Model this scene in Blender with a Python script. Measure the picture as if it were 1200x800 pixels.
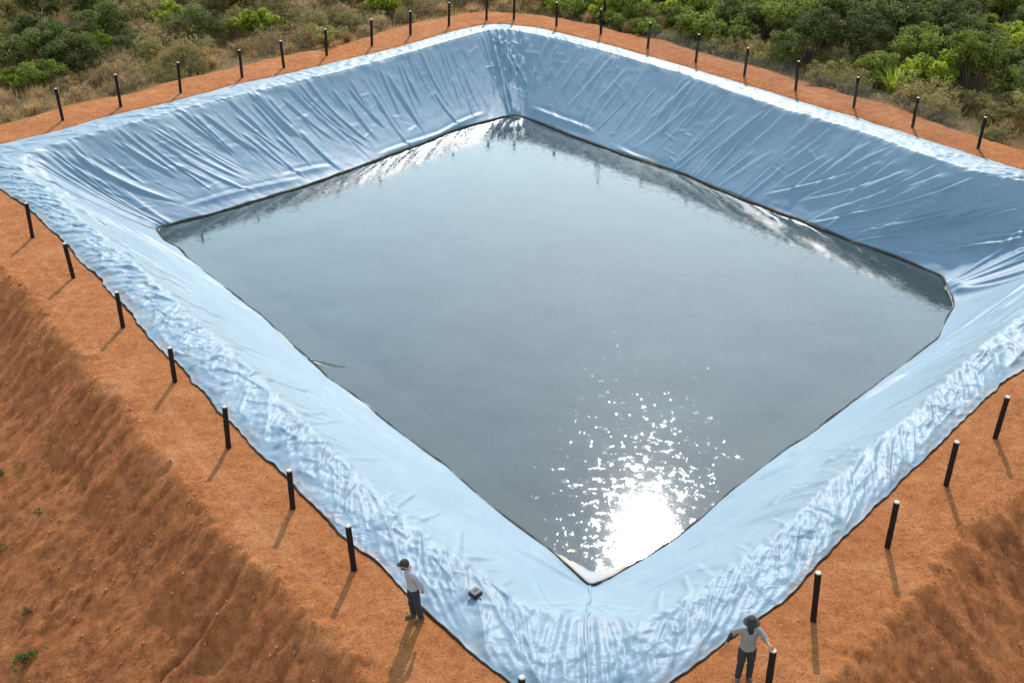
import bpy, bmesh, math, random
import numpy as np
from mathutils import Vector, Matrix

for o in list(bpy.data.objects):
    bpy.data.objects.remove(o, do_unlink=True)
scene = bpy.context.scene
COL = scene.collection
R = math.radians

# ------------------------------------------------------------------ camera
cam_data = bpy.data.cameras.new('camera')
cam_data.sensor_width = 36.0
cam_data.lens = 42.0
cam_data.clip_start = 0.1
cam_data.clip_end = 3000
cam = bpy.data.objects.new('camera', cam_data)
cam.location = (0, 0, 18.0)
cam.rotation_euler = (R(90 - 29.7), 0, 0)
COL.objects.link(cam)
scene.camera = cam

# ------------------------------------------------------------------ sky, sun, exposure
SUN_EL, SUN_AZ = 39.0, 8.0            # azimuth clockwise from +Y
world = bpy.data.worlds.new('World'); scene.world = world; world.use_nodes = True
wn = world.node_tree; wn.nodes.clear()
sky = wn.nodes.new('ShaderNodeTexSky'); sky.sky_type = 'NISHITA'; sky.sun_disc = False
sky.sun_elevation = R(SUN_EL); sky.sun_rotation = R(SUN_AZ)
sky.air_density = 2.2; sky.dust_density = 0.3; sky.ozone_density = 1.4
bg = wn.nodes.new('ShaderNodeBackground'); bg.inputs['Strength'].default_value = 0.15
wo = wn.nodes.new('ShaderNodeOutputWorld')
wn.links.new(sky.outputs[0], bg.inputs[0]); wn.links.new(bg.outputs[0], wo.inputs[0])
sl = bpy.data.lights.new('sun', 'SUN'); sl.energy = 2.3; sl.angle = R(0.5); sl.color = (1.0, 0.94, 0.85)
sun = bpy.data.objects.new('sun', sl); COL.objects.link(sun)
sdir = Vector((math.sin(R(SUN_AZ)) * math.cos(R(SUN_EL)), math.cos(R(SUN_AZ)) * math.cos(R(SUN_EL)), math.sin(R(SUN_EL))))
sun.rotation_euler = sdir.to_track_quat('Z', 'Y').to_euler()
sun.location = (0, 0, 60)
scene.view_settings.view_transform = 'Standard'
scene.view_settings.look = 'None'
scene.view_settings.gamma = 1.0
scene.view_settings.exposure = 1.2

# ------------------------------------------------------------------ helpers
rng = np.random.default_rng(7)
random.seed(7)

def tag(o, label=None, cat=None, group=None, kind=None):
    if label: o['label'] = label
    if cat: o['category'] = cat
    if group: o['group'] = group
    if kind: o['kind'] = kind
    return o

def link(name, me, mat=None, parent=None, smooth=False):
    if mat is not None and not me.materials: me.materials.append(mat)
    if smooth:
        me.polygons.foreach_set('use_smooth', np.ones(len(me.polygons), dtype=bool))
    o = bpy.data.objects.new(name, me); COL.objects.link(o)
    if parent is not None: o.parent = parent
    return o

def empty(name, loc=(0, 0, 0), rz=0.0):
    o = bpy.data.objects.new(name, None); o.empty_display_size = 0.2
    o.location = loc; o.rotation_euler = (0, 0, rz); COL.objects.link(o)
    return o

def mesh_np(name, verts, quads=None, tris=None):
    """fast mesh from numpy arrays"""
    me = bpy.data.meshes.new(name)
    verts = np.asarray(verts, dtype=np.float32).reshape(-1, 3)
    me.vertices.add(len(verts)); me.vertices.foreach_set('co', verts.ravel())
    loops = []; starts = []; n = 0
    if quads is not None and len(quads):
        q = np.asarray(quads, dtype=np.int32); loops.append(q.ravel()); starts.append(np.arange(len(q)) * 4); n = q.size
    if tris is not None and len(tris):
        t = np.asarray(tris, dtype=np.int32); loops.append(t.ravel()); starts.append(n + np.arange(len(t)) * 3)
    loops = np.concatenate(loops).astype(np.int32); starts = np.concatenate(starts).astype(np.int32)
    me.loops.add(len(loops)); me.loops.foreach_set('vertex_index', loops)
    me.polygons.add(len(starts)); me.polygons.foreach_set('loop_start', starts)
    me.update(calc_edges=True); me.validate()
    return me

PERM = np.random.default_rng(3).permutation(256); PERM = np.concatenate([PERM, PERM])
ANG = np.random.default_rng(4).uniform(0, 2 * np.pi, 256)
def perlin(x, y, seed=0):
    x = np.asarray(x, float) + seed * 17.31; y = np.asarray(y, float) + seed * 9.77
    xi = np.floor(x).astype(int); yi = np.floor(y).astype(int); xf = x - xi; yf = y - yi
    u = xf * xf * xf * (xf * (xf * 6 - 15) + 10); v = yf * yf * yf * (yf * (yf * 6 - 15) + 10)
    def g(ix, iy, dx, dy):
        a = ANG[PERM[PERM[ix & 255] + (iy & 255)]]
        return np.cos(a) * dx + np.sin(a) * dy
    n00 = g(xi, yi, xf, yf); n10 = g(xi + 1, yi, xf - 1, yf)
    n01 = g(xi, yi + 1, xf, yf - 1); n11 = g(xi + 1, yi + 1, xf - 1, yf - 1)
    return ((n00 + u * (n10 - n00)) * (1 - v) + (n01 + u * (n11 - n01)) * v) * 1.5
def fbm(x, y, seed=0, octv=4, gain=0.5):
    s = 0; a = 1.0
    for i in range(octv):
        s = s + a * perlin(x * 2 ** i, y * 2 ** i, seed + i); a *= gain
    return s
def sstep(a, b, x):
    t = np.clip((x - a) / (b - a), 0, 1); return t * t * (3 - 2 * t)

def new_mat(name):
    m = bpy.data.materials.new(name); m.use_nodes = True
    nt = m.node_tree; nt.nodes.clear()
    out = nt.nodes.new('ShaderNodeOutputMaterial')
    return m, nt, out
def N(nt, typ, **kw):
    n = nt.nodes.new(typ)
    for k, v in kw.items():
        if k in n.inputs.keys() if hasattr(n.inputs, 'keys') else False: n.inputs[k].default_value = v
        else: setattr(n, k, v)
    return n
def noise(nt, scale, detail=4, rough=0.55, vec=None, dist=0.0):
    n = nt.nodes.new('ShaderNodeTexNoise'); n.inputs['Scale'].default_value = scale
    n.inputs['Detail'].default_value = detail; n.inputs['Roughness'].default_value = rough
    n.inputs['Distortion'].default_value = dist
    if vec is not None: nt.links.new(vec, n.inputs['Vector'])
    return n
def ramp(nt, fac, stops):
    r = nt.nodes.new('ShaderNodeValToRGB'); e = r.color_ramp.elements
    while len(e) < len(stops): e.new(0.5)
    for i, (p, c) in enumerate(stops):
        e[i].position = p; e[i].color = (*c, 1) if len(c) == 3 else c
    nt.links.new(fac, r.inputs['Fac']); return r
def mixc(nt, fac, a, b, mode='MIX'):
    m = nt.nodes.new('ShaderNodeMix'); m.data_type = 'RGBA'; m.blend_type = mode
    for sock, v in ((m.inputs[0], fac), (m.inputs[6], a), (m.inputs[7], b)):
        if hasattr(v, 'node'): nt.links.new(v, sock)
        elif isinstance(v, (int, float)): sock.default_value = v
        else: sock.default_value = (*v, 1)
    return m.outputs[2]
def position(nt):
    return nt.nodes.new('ShaderNodeNewGeometry').outputs['Position']
def mapping(nt, vec, scale=(1, 1, 1), rot=(0, 0, 0)):
    m = nt.nodes.new('ShaderNodeMapping'); m.inputs['Scale'].default_value = scale; m.inputs['Rotation'].default_value = rot
    nt.links.new(vec, m.inputs['Vector']); return m.outputs[0]
def bump(nt, height, strength, dist, normal=None):
    b = nt.nodes.new('ShaderNodeBump'); b.inputs['Strength'].default_value = strength; b.inputs['Distance'].default_value = dist
    nt.links.new(height, b.inputs['Height'])
    if normal is not None: nt.links.new(normal, b.inputs['Normal'])
    return b.outputs[0]
def principled(nt, out, color, rough=0.6, normal=None, spec=0.5):
    p = nt.nodes.new('ShaderNodeBsdfPrincipled')
    if hasattr(color, 'node'): nt.links.new(color, p.inputs['Base Color'])
    else: p.inputs['Base Color'].default_value = (*color, 1)
    if hasattr(rough, 'node'): nt.links.new(rough, p.inputs['Roughness'])
    else: p.inputs['Roughness'].default_value = rough
    p.inputs['Specular IOR Level'].default_value = spec
    if normal is not None: nt.links.new(normal, p.inputs['Normal'])
    if out is not None: nt.links.new(p.outputs[0], out.inputs['Surface'])
    return p
def attr(nt, name):
    a = nt.nodes.new('ShaderNodeAttribute'); a.attribute_name = name; return a
def set_attr(me, name, arr, domain='POINT'):
    a = me.attributes.new(name, 'FLOAT', domain); a.data.foreach_set('value', np.asarray(arr, dtype=np.float32).ravel())

# ------------------------------------------------------------------ materials
def mat_simple(name, color, rough=0.7, var=0.15, scale=20, spec=0.3, bstr=0.0):
    m, nt, out = new_mat(name)
    n = noise(nt, scale, 4, 0.6, position(nt))
    c = mixc(nt, n.outputs['Fac'], tuple(v * (1 - var) for v in color), tuple(min(1, v * (1 + var)) for v in color))
    nm = bump(nt, n.outputs['Fac'], bstr, 0.02) if bstr else None
    principled(nt, out, c, rough, nm, spec); return m

def mat_liner():
    m, nt, out = new_mat('liner_sheet')
    pos = position(nt)
    n1 = noise(nt, 0.55, 4, 0.6, pos)
    c = ramp(nt, n1.outputs['Fac'], [(0.3, (0.142, 0.201, 0.254)), (0.7, (0.168, 0.230, 0.283))]).outputs[0]
    # dusty film: pale red-brown dust, patchy
    n2 = noise(nt, 1.7, 6, 0.7, pos)
    f = ramp(nt, n2.outputs['Fac'], [(0.55, (0, 0, 0)), (0.85, (0.30, 0.30, 0.30))]).outputs[0]
    c = mixc(nt, f, c, (0.25, 0.25, 0.25))
    # dirt washed down to the water line, and the soil trodden onto the outer edge
    d1 = attr(nt, 'wet').outputs['Fac']
    c = mixc(nt, d1, c, (0.07, 0.068, 0.055))
    c = mixc(nt, attr(nt, 'dust').outputs['Fac'], c, (0.36, 0.21, 0.13))
    d2 = attr(nt, 'silt').outputs['Fac']
    c = mixc(nt, d2, c, (0.48, 0.33, 0.19))
    n3 = noise(nt, 9, 3, 0.6, pos, 0.6); n4 = noise(nt, 28, 3, 0.6, pos)
    nm = bump(nt, n3.outputs['Fac'], 0.3, 0.018)
    nm = bump(nt, n4.outputs['Fac'], 0.2, 0.004, nm)
    wrp = noise(nt, 1.6, 3, 0.6, pos)
    vm = nt.nodes.new('ShaderNodeVectorMath'); vm.operation = 'MULTIPLY_ADD'; nt.links.new(wrp.outputs['Color'], vm.inputs[0]); vm.inputs[1].default_value = (0.5, 0.5, 0.5); nt.links.new(pos, vm.inputs[2])
    crease = None
    for sc_, di_ in ((1.5, 0.11), (3.4, 0.05)):
        vo = nt.nodes.new('ShaderNodeTexVoronoi'); vo.feature = 'F1'; vo.distance = 'MANHATTAN'; vo.inputs['Scale'].default_value = sc_; nt.links.new(vm.outputs[0], vo.inputs['Vector'])
        mm = nt.nodes.new('ShaderNodeMath'); mm.operation = 'MULTIPLY'; nt.links.new(vo.outputs['Distance'], mm.inputs[0]); nt.links.new(attr(nt, 'rim').outputs['Fac'], mm.inputs[1])
        nm = bump(nt, mm.outputs[0], 0.42, di_, nm)
    principled(nt, out, c, 0.50, nm, 0.30)
    return m

def mat_soil():
    m, nt, out = new_mat('red_soil')
    pos = position(nt)
    n1 = noise(nt, 0.6, 6, 0.65, pos); n2 = noise(nt, 3.0, 8, 0.72, pos); n3 = noise(nt, 22, 6, 0.7, pos)
    c1 = ramp(nt, n1.outputs['Fac'], [(0.30, (0.30, 0.105, 0.036)), (0.52, (0.40, 0.150, 0.052)), (0.72, (0.53, 0.265, 0.135))]).outputs[0]
    c2 = ramp(nt, n2.outputs['Fac'], [(0.34, (0.22, 0.075, 0.028)), (0.5, (0.39, 0.145, 0.05)), (0.68, (0.53, 0.25, 0.115))]).outputs[0]
    c = mixc(nt, 0.5, c1, c2)
    c = mixc(nt, ramp(nt, n3.outputs['Fac'], [(0.36, (1, 1, 1)), (0.47, (0, 0, 0))]).outputs[0], c, (0.13, 0.045, 0.02))
    n5 = noise(nt, 9, 5, 0.75, pos)
    c = mixc(nt, ramp(nt, n5.outputs['Fac'], [(0.53, (0, 0, 0)), (0.72, (0.75, 0.75, 0.75))]).outputs[0], c, (0.56, 0.27, 0.13))
    # darker earth of the embankment face, its weak light partly put into the colour
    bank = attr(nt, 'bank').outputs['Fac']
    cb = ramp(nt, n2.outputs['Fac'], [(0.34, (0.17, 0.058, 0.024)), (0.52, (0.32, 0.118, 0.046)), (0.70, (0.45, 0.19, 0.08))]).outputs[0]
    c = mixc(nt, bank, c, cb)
    c = mixc(nt, attr(nt, 'track').outputs['Fac'], c, (0.52, 0.27, 0.14))
    v = attr(nt, 'litter').outputs['Fac']
    lit = ramp(nt, n2.outputs['Fac'], [(0.3, (0.07, 0.055, 0.03)), (0.5, (0.17, 0.125, 0.06)), (0.75, (0.26, 0.19, 0.10))]).outputs[0]
    c = mixc(nt, v, c, lit)
    nm = bump(nt, n2.outputs['Fac'], 0.8, 0.14)
    nm = bump(nt, n5.outputs['Fac'], 0.8, 0.07, nm)
    nm = bump(nt, n3.outputs['Fac'], 1.0, 0.05, nm)
    c = mixc(nt, 1.0, c, (1.05, 0.94, 0.83), 'MULTIPLY')
    principled(nt, out, c, 0.95, nm, 0.12)
    return m

def mat_water():
    m, nt, out = new_mat('pond_water')
    pos = position(nt)
    w0 = noise(nt, 0.8, 3, 0.5, mapping(nt, pos, (1, 1.6, 1), (0, 0, 0.5)))
    w1 = noise(nt, 3.2, 3, 0.55, mapping(nt, pos, (1, 1.7, 1), (0, 0, 0.3)))
    w2 = noise(nt, 15, 2, 0.5, pos); w3 = noise(nt, 34, 1, 0.5, pos)
    gust = ramp(nt, noise(nt, 3.6, 3, 0.6, pos).outputs['Fac'], [(0.50, (0.10,) * 3), (0.74, (1.0,) * 3)]).outputs[0]
    def mul(a_, b_):
        s_ = nt.nodes.new('ShaderNodeMath'); s_.operation = 'SUBTRACT'; nt.links.new(a_, s_.inputs[0]); s_.inputs[1].default_value = 0.5
        m_ = nt.nodes.new('ShaderNodeMath'); m_.operation = 'MULTIPLY'; nt.links.new(s_.outputs[0], m_.inputs[0]); nt.links.new(b_, m_.inputs[1]); return m_.outputs[0]
    nm = bump(nt, w0.outputs['Fac'], 1.0, 0.0011)
    nm = bump(nt, w1.outputs['Fac'], 1.0, 0.0008, nm)
    nm = bump(nt, mul(w2.outputs['Fac'], gust), 1.0, 0.0066, nm)
    nm = bump(nt, mul(w3.outputs['Fac'], gust), 1.0, 0.0016, nm)
    fr0 = nt.nodes.new('ShaderNodeFresnel'); fr0.inputs['IOR'].default_value = 1.33; nt.links.new(nm, fr0.inputs['Normal'])
    fr = nt.nodes.new('ShaderNodeMath'); fr.operation = 'MULTIPLY'; fr.use_clamp = True; fr.inputs[1].default_value = 2.1; nt.links.new(fr0.outputs[0], fr.inputs[0])
    gl = nt.nodes.new('ShaderNodeBsdfGlossy'); gl.inputs['Roughness'].default_value = 0.035; gl.inputs['Color'].default_value = (0.91, 0.945, 1.0, 1); nt.links.new(nm, gl.inputs['Normal'])
    tr = nt.nodes.new('ShaderNodeBsdfTransparent'); tr.inputs['Color'].default_value = (0.53, 0.60, 0.57, 1)
    df = nt.nodes.new('ShaderNodeBsdfDiffuse'); df.inputs['Color'].default_value = (0.085, 0.125, 0.125, 1)
    body = nt.nodes.new('ShaderNodeMixShader')
    sil = noise(nt, 0.32, 6, 0.68, mapping(nt, pos, (1, 1.5, 1), (0, 0, 0.6)))
    fr2 = ramp(nt, sil.outputs['Fac'], [(0.34, (0.08,) * 3), (0.68, (0.30,) * 3)])
    nt.links.new(fr2.outputs[0], body.inputs[0])
    nt.links.new(tr.outputs[0], body.inputs[1]); nt.links.new(df.outputs[0], body.inputs[2])
    mx = nt.nodes.new('ShaderNodeMixShader'); nt.links.new(fr.outputs[0], mx.inputs[0])
    nt.links.new(body.outputs[0], mx.inputs[1]); nt.links.new(gl.outputs[0], mx.inputs[2])
    nt.links.new(mx.outputs[0], out.inputs['Surface'])
    return m

def mat_leaf(name, dark, mid, light, trans=0.35):
    m, nt, out = new_mat(name)
    a = attr(nt, 'var').outputs['Fac']
    c = ramp(nt, a, [(0.0, dark), (0.5, mid), (1.0, light)]).outputs[0]
    oi = nt.nodes.new('ShaderNodeObjectInfo')
    hv = nt.nodes.new('ShaderNodeHueSaturation'); nt.links.new(c, hv.inputs['Color'])
    mr = nt.nodes.new('ShaderNodeMapRange'); nt.links.new(oi.outputs['Random'], mr.inputs[0]); mr.inputs[3].default_value = 0.75; mr.inputs[4].default_value = 1.25
    nt.links.new(mr.outputs[0], hv.inputs['Value'])
    p = principled(nt, None, hv.outputs[0], 0.7, None, 0.12)
    t = nt.nodes.new('ShaderNodeBsdfTranslucent'); nt.links.new(hv.outputs[0], t.inputs['Color'])
    mx = nt.nodes.new('ShaderNodeMixShader'); mx.inputs[0].default_value = trans
    nt.links.new(p.outputs[0], mx.inputs[1]); nt.links.new(t.outputs[0], mx.inputs[2]); nt.links.new(mx.outputs[0], out.inputs['Surface'])
    return m

M = dict(
    liner=mat_liner(), soil=mat_soil(), water=mat_water(),
    black=mat_simple('black_liner_edge', (0.022, 0.022, 0.024), 0.55, 0.3, 9),
    roll=mat_simple('wet_dark_fold', (0.045, 0.038, 0.030), 0.85, 0.6, 4, 0.15),
    post=mat_simple('dark_post', (0.014, 0.010, 0.009), 0.8, 0.4, 14, 0.12, 0.4),
    cap=mat_simple('pale_post_top', (0.42, 0.38, 0.33), 0.8, 0.15, 30),
    wire=mat_simple('galvanised_wire', (0.20, 0.205, 0.21), 0.6, 0.1, 30),
    bark=mat_simple('grey_bark', (0.13, 0.10, 0.07), 0.9, 0.3, 8),
    green=mat_leaf('green_leaf', (0.089, 0.113, 0.020), (0.170, 0.204, 0.034), (0.302, 0.319, 0.059), 0.45),
    bright=mat_leaf('bright_leaf', (0.124, 0.149, 0.017), (0.262, 0.298, 0.028), (0.423, 0.446, 0.054), 0.5),
    darkg=mat_leaf('dark_leaf', (0.057, 0.068, 0.020), (0.107, 0.121, 0.034), (0.213, 0.204, 0.055), 0.38),
    olive=mat_leaf('olive_leaf', (0.142, 0.119, 0.039), (0.249, 0.200, 0.065), (0.409, 0.310, 0.111), 0.35),
    dry=mat_leaf('dry_leaf', (0.231, 0.139, 0.060), (0.426, 0.265, 0.111), (0.641, 0.409, 0.175), 0.3),
    twig=mat_simple('dry_twig', (0.24, 0.18, 0.125), 0.9, 0.3, 5),
    weed=mat_leaf('weed_leaf', (0.06, 0.075, 0.02), (0.12, 0.14, 0.035), (0.20, 0.21, 0.06), 0.35),
)

# ------------------------------------------------------------------ pond outline (metres)
OUTER = {
  'FL': [(-23.28,47.36), (-21.87,48.48), (-20.33,49.74), (-18.06,52.33), (-15.90,54.14), (-13.33,56.86), (-11.22,58.52), (-8.81,60.71), (-6.06,63.21), (-3.10,66.59), (-1.69,67.67), (-1.07,67.85)],
  'FR': [(-1.07,67.85), (-0.68,67.85), (1.44,67.13), (4.79,64.03), (8.70,59.82), (11.14,57.00), (13.41,54.27), (15.53,51.98), (17.44,49.53), (19.20,47.36), (20.74,45.44), (25.54,39.39)],
  'NR': [(25.54,39.39), (14.97,29.95), (13.91,29.00), (12.62,27.62), (11.05,25.78), (9.98,24.69), (8.60,23.05), (7.31,21.65), (6.14,20.16), (5.32,19.49), (4.60,18.91), (3.49,17.88), (1.47,15.98)],
  'NL': [(1.47,15.98), (-0.07,17.65), (-0.55,18.17), (-1.50,19.17), (-2.04,19.89), (-2.89,21.05), (-4.05,22.36), (-6.44,25.51), (-8.47,28.28), (-9.57,29.90), (-10.82,31.45), (-11.67,32.69), (-12.91,34.47), (-14.57,36.80), (-16.37,39.25), (-17.89,41.23), (-20.10,43.73), (-23.28,47.36)],
}
CREST = {
  'FL': [(-20.38,47.07), (-18.97,49.00), (-17.50,50.40), (-15.52,52.57), (-13.29,54.64), (-10.93,56.73), (-8.57,58.80), (-5.92,61.47), (-3.02,64.69), (-1.47,66.24), (-0.48,66.42)],
  'FR': [(-0.48,66.42), (0.09,66.24), (1.69,65.20), (4.69,62.41), (8.50,58.24), (10.82,55.02), (13.01,52.33), (15.08,50.18), (16.86,47.56), (18.53,45.35), (20.23,44.08), (23.91,40.92)],
  'NR': [(23.91,40.92), (16.22,33.30), (14.34,31.45), (12.28,29.00), (11.05,27.62), (9.54,26.09), (8.28,24.69), (7.40,23.62), (6.40,22.49), (5.10,21.22), (3.76,20.03), (2.84,19.49), (2.22,19.35), (1.60,19.35)],
  'NL': [(1.60,19.35), (1.03,19.43), (0.35,19.81), (-0.21,20.44), (-0.94,21.14), (-1.78,22.05), (-2.76,23.15), (-3.55,24.22), (-4.43,25.43), (-6.43,28.28), (-8.22,30.74), (-9.66,32.52), (-11.05,34.47), (-12.46,36.34), (-13.97,38.17), (-15.61,40.14), (-17.57,42.87), (-19.64,45.25), (-20.38,47.07)],
}
WATER = {
  'FL': [(-15.20,46.70), (-14.31,47.41), (-13.18,48.15), (-12.06,49.09), (-10.92,50.15), (-9.46,51.46), (-8.06,52.94), (-6.61,54.60), (-4.54,56.95), (-2.87,59.08), (-0.36,61.07), (0.14,61.07)],
  'FR': [(0.14,61.07), (0.72,60.93), (3.04,58.06), (5.71,55.17), (8.06,52.94), (10.27,49.96), (12.39,47.60), (14.29,45.24), (15.71,43.85), (16.94,42.15), (16.76,40.62)],
  'NR': [(16.76,40.62), (16.60,39.71), (16.19,39.04), (15.16,37.12), (13.96,35.85), (12.45,34.32), (10.77,32.58), (9.30,31.06), (8.24,30.13), (7.75,29.59), (6.56,28.35), (5.55,27.17), (4.59,26.07), (3.63,25.20), (2.98,24.67), (2.05,23.96)],
  'NL': [(2.05,23.96), (1.95,24.13), (1.16,25.37), (0.22,26.48), (-0.76,27.69), (-1.84,29.24), (-3.82,31.58), (-4.69,32.73), (-5.54,33.73), (-6.24,34.54), (-7.13,35.85), (-7.78,36.75), (-8.53,37.80), (-9.17,38.77), (-10.92,40.98), (-11.57,41.85), (-12.26,42.68), (-13.12,43.77), (-13.70,44.74), (-14.53,45.49), (-15.20,46.70)],
}
DEPTH = 3.1
SIDES = ('FL', 'FR', 'NR', 'NL')
STEP = 0.044
def resamp(pts, n):
    p = np.array(pts, float); s = np.concatenate([[0], np.cumsum(np.linalg.norm(np.diff(p, axis=0), axis=1))])
    q = np.arange(n) / n * s[-1]
    return np.stack([np.interp(q, s, p[:, 0]), np.interp(q, s, p[:, 1])], 1)
def plen(pts):
    p = np.array(pts, float); return np.linalg.norm(np.diff(p, axis=0), axis=1).sum()
NC = {k: int(plen(CREST[k]) / STEP) for k in SIDES}
def csmooth(a, sig):
    """circular gaussian smoothing along axis 0"""
    n = len(a); r = int(sig * 3) + 1; k = np.exp(-0.5 * (np.arange(-r, r + 1) / sig) ** 2); k /= k.sum()
    out = np.zeros_like(a)
    for i, w in zip(range(-r, r + 1), k): out += w * np.roll(a, i, axis=0)
    return out
def loop(D, sig):
    return csmooth(np.concatenate([resamp(D[k], NC[k]) for k in SIDES]), sig / STEP)
O2 = loop(OUTER, 0.35); C2 = loop(CREST, 0.40); W2 = loop(WATER, 0.22)
NCOL = len(C2)
S = np.concatenate([[0], np.cumsum(np.linalg.norm(np.diff(np.vstack([C2, C2[:1]]), axis=0), axis=1))]); LTOT = S[-1]; S = S[:-1]
cum = np.cumsum([0] + [NC[k] for k in SIDES])
SB = [S[c] if c < NCOL else LTOT for c in cum]        # S at the corners: left, back, right, front, left
S_LEFT, S_BACK, S_RIGHT, S_FRONT, _ = SB
# ragged outer edge
outn = O2 - C2; outn /= np.linalg.norm(outn, axis=1)[:, None]
rag = 0.10 * perlin(S * 0.9, S * 0 + 1.5, 5) + 0.05 * perlin(S * 3.1, S * 0 + 4.5, 6)
O2 = O2 + outn * rag[:, None]

# ------------------------------------------------------------------ ground
POLY = np.concatenate([resamp(OUTER[k], 60) for k in SIDES])
def poly_dist(P):
    """signed distance (outside +) and arc length of the nearest point"""
    A = POLY; B = np.roll(POLY, -1, 0); AB = B - A; L2 = (AB ** 2).sum(1); cl = np.concatenate([[0], np.cumsum(np.sqrt(L2))])
    best = np.full(len(P), 1e18); arc = np.zeros(len(P)); inside = np.zeros(len(P), bool)
    for i in range(len(A)):
        d = P - A[i]; t = np.clip((d @ AB[i]) / max(L2[i], 1e-9), 0, 1); e = d - t[:, None] * AB[i]; q = (e ** 2).sum(1)
        m = q < best; best[m] = q[m]; arc[m] = cl[i] + t[m] * math.sqrt(L2[i])
        c = (A[i, 1] > P[:, 1]) != (B[i, 1] > P[:, 1])
        if abs(AB[i, 1]) > 1e-9:
            inside ^= c & (P[:, 0] < AB[i, 0] * (P[:, 1] - A[i, 1]) / AB[i, 1] + A[i, 0])
    d = np.sqrt(best); return np.where(inside, -d, d), arc
def ground_z(x, y, sd, arc, detail=True):
    far = sstep(36, 54, y)
    zo = -4.6 * (1 - far) + (-0.9 + 0.02 * np.clip(y - 60, 0, 80)) * far
    wb = 2.15 + 0.35 * perlin(arc * 0.35, arc * 0, 11) + 0.12 * perlin(arc * 1.7, arc * 0, 12)
    s = np.maximum(sd - wb, 0)
    slope = 0.80 * (1 - far) + 0.30 * far
    drop = np.where(s > 0, slope * (1.12 * np.minimum(s, 1.9) + 0.74 * np.maximum(s - 1.9, 0)) - 0.04 * (1 - np.exp(-s / 0.10)), 0)
    z = -np.maximum(drop, 0)
    # soft toe
    k = 0.5
    z = np.log(np.exp(z / k) + np.exp(zo / k)) * k
    rim = 0.05 * perlin(x * 0.35, y * 0.35, 21) * sstep(0.3, 1.2, sd)
    z = z + rim
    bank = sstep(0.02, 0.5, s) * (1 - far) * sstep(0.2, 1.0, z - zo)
    if detail:
        near = 1 - far
        # erosion rills running down the bank
        aw = arc + 0.25 * perlin(arc * 0.6, s * 0.5, 31) + 0.30 * (s) * 0.35
        r1 = 1 - np.abs(perlin(aw * 0.55, s * 0.06, 32)) * 2.2
        r2 = 1 - np.abs(perlin(aw * 1.7, s * 0.15, 33)) * 2.2
        r3 = perlin(aw * 4.0, s * 0.5, 37)
        z = z - bank * (np.clip(0.5 + perlin(x * .35, y * .35, 47), 0, 1) * (0.08 * np.clip(r1 - 0.72, 0, 1) + 0.02 * np.clip(r2 - 0.55, 0, 1) + 0.006 * r3))
        z = z + bank * 0.05 * fbm(x * 1.1, y * 1.1, 34, 4, 0.6)
        m = sstep(0.15, 0.7, sd)
        z = z + m * (0.024 * fbm(x * 1.6, y * 1.6, 35, 4, 0.6) + (0.010 + 0.03 * bank) * perlin(x * 7, y * 7, 36))
        # long drying cracks down the bank
        for cx0, cy0, cx1, cy1, cw, cd in ((-5.9, 21.7, -8.6, 19.0, 0.11, 0.16), (-8.4, 24.6, -12.6, 21.9, 0.11, 0.16), (-4.2, 19.6, -5.6, 17.6, 0.10, 0.12), (-10.9, 27.6, -13.0, 26.3, 0.09, 0.08), (11.6, 22.8, 13.6, 20.8, 0.10, 0.12)):
            ex, ey = cx1 - cx0, cy1 - cy0; ll_ = math.hypot(ex, ey); u = ((x - cx0) * ex + (y - cy0) * ey) / ll_; w_ = ((x - cx0) * -ey + (y - cy0) * ex) / ll_
            w_ = w_ + 0.22 * perlin(u * 0.7, u * 0 + cx0, 44) + 0.07 * perlin(u * 2.7, u * 0 + cx0, 45)
            on = sstep(0, 0.5, u) * (1 - sstep(ll_ - 1.2, ll_, u)) * np.clip(0.6 + 1.2 * perlin(u * 1.3, u * 0 + cx0, 46), 0.1, 1)
            z = z - cd * on * (np.exp(-(w_ / cw) ** 2) - 0.35 * np.exp(-((w_ - 0.22) / 0.16) ** 2))
        # shoulder broken into clods
        sh = np.exp(-((sd - wb) / 0.22) ** 2) * near
        z = z + sh * 0.09 * fbm(x * 2.5, y * 2.5, 38, 3, 0.6)
        # wheel tracks along the berm
        z = z - 0.02 * near * (np.exp(-((sd - 1.05 - 0.1 * perlin(arc * .2, arc * 0, 40)) / 0.07) ** 2) + np.exp(-((sd - 1.40 - 0.1 * perlin(arc * .2, arc * 0, 40)) / 0.07) ** 2))
    # pit under the liner
    pit = -0.14 - 1.0 * np.maximum(-sd - 0.5, 0); pit = np.maximum(pit, -5.2)
    t = sstep(0.10, -0.35, sd) if False else np.clip((0.10 - sd) / 0.45, 0, 1)
    z = np.where(sd < 0.10, z * (1 - t) + pit * t, z)
    return z, bank, far, wb

def axis_coords(a, b, step, lo, hi):
    core = list(np.arange(a, b, step)); left = []; x = a; d = step
    while x > lo: d *= 1.22; x -= d; left.append(x)
    right = []; x = core[-1]; d = step
    while x < hi: d *= 1.22; x += d; right.append(x)
    return np.array(left[::-1] + core + right)
gx = axis_coords(-22, 20, 0.085, -900, 900)
gy = axis_coords(12, 46, 0.085, -500, 46.1); gy = np.concatenate([gy[gy < 45.95], axis_coords(46, 74, 0.16, 45.99, 1500)]); gy = np.unique(np.round(gy, 4))
GX, GY = np.meshgrid(gx, gy); gp = np.stack([GX.ravel(), GY.ravel()], 1)
sd = np.full(len(gp), 200.0); arc = np.zeros(len(gp))
nearm = (np.abs(gp[:, 0]) < 90) & (gp[:, 1] > -60) & (gp[:, 1] < 150)
sd[nearm], arc[nearm] = poly_dist(gp[nearm])
gz, bank, farm, wb = ground_z(gp[:, 0], gp[:, 1], sd, arc)
nx, ny = len(gx), len(gy)
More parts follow.
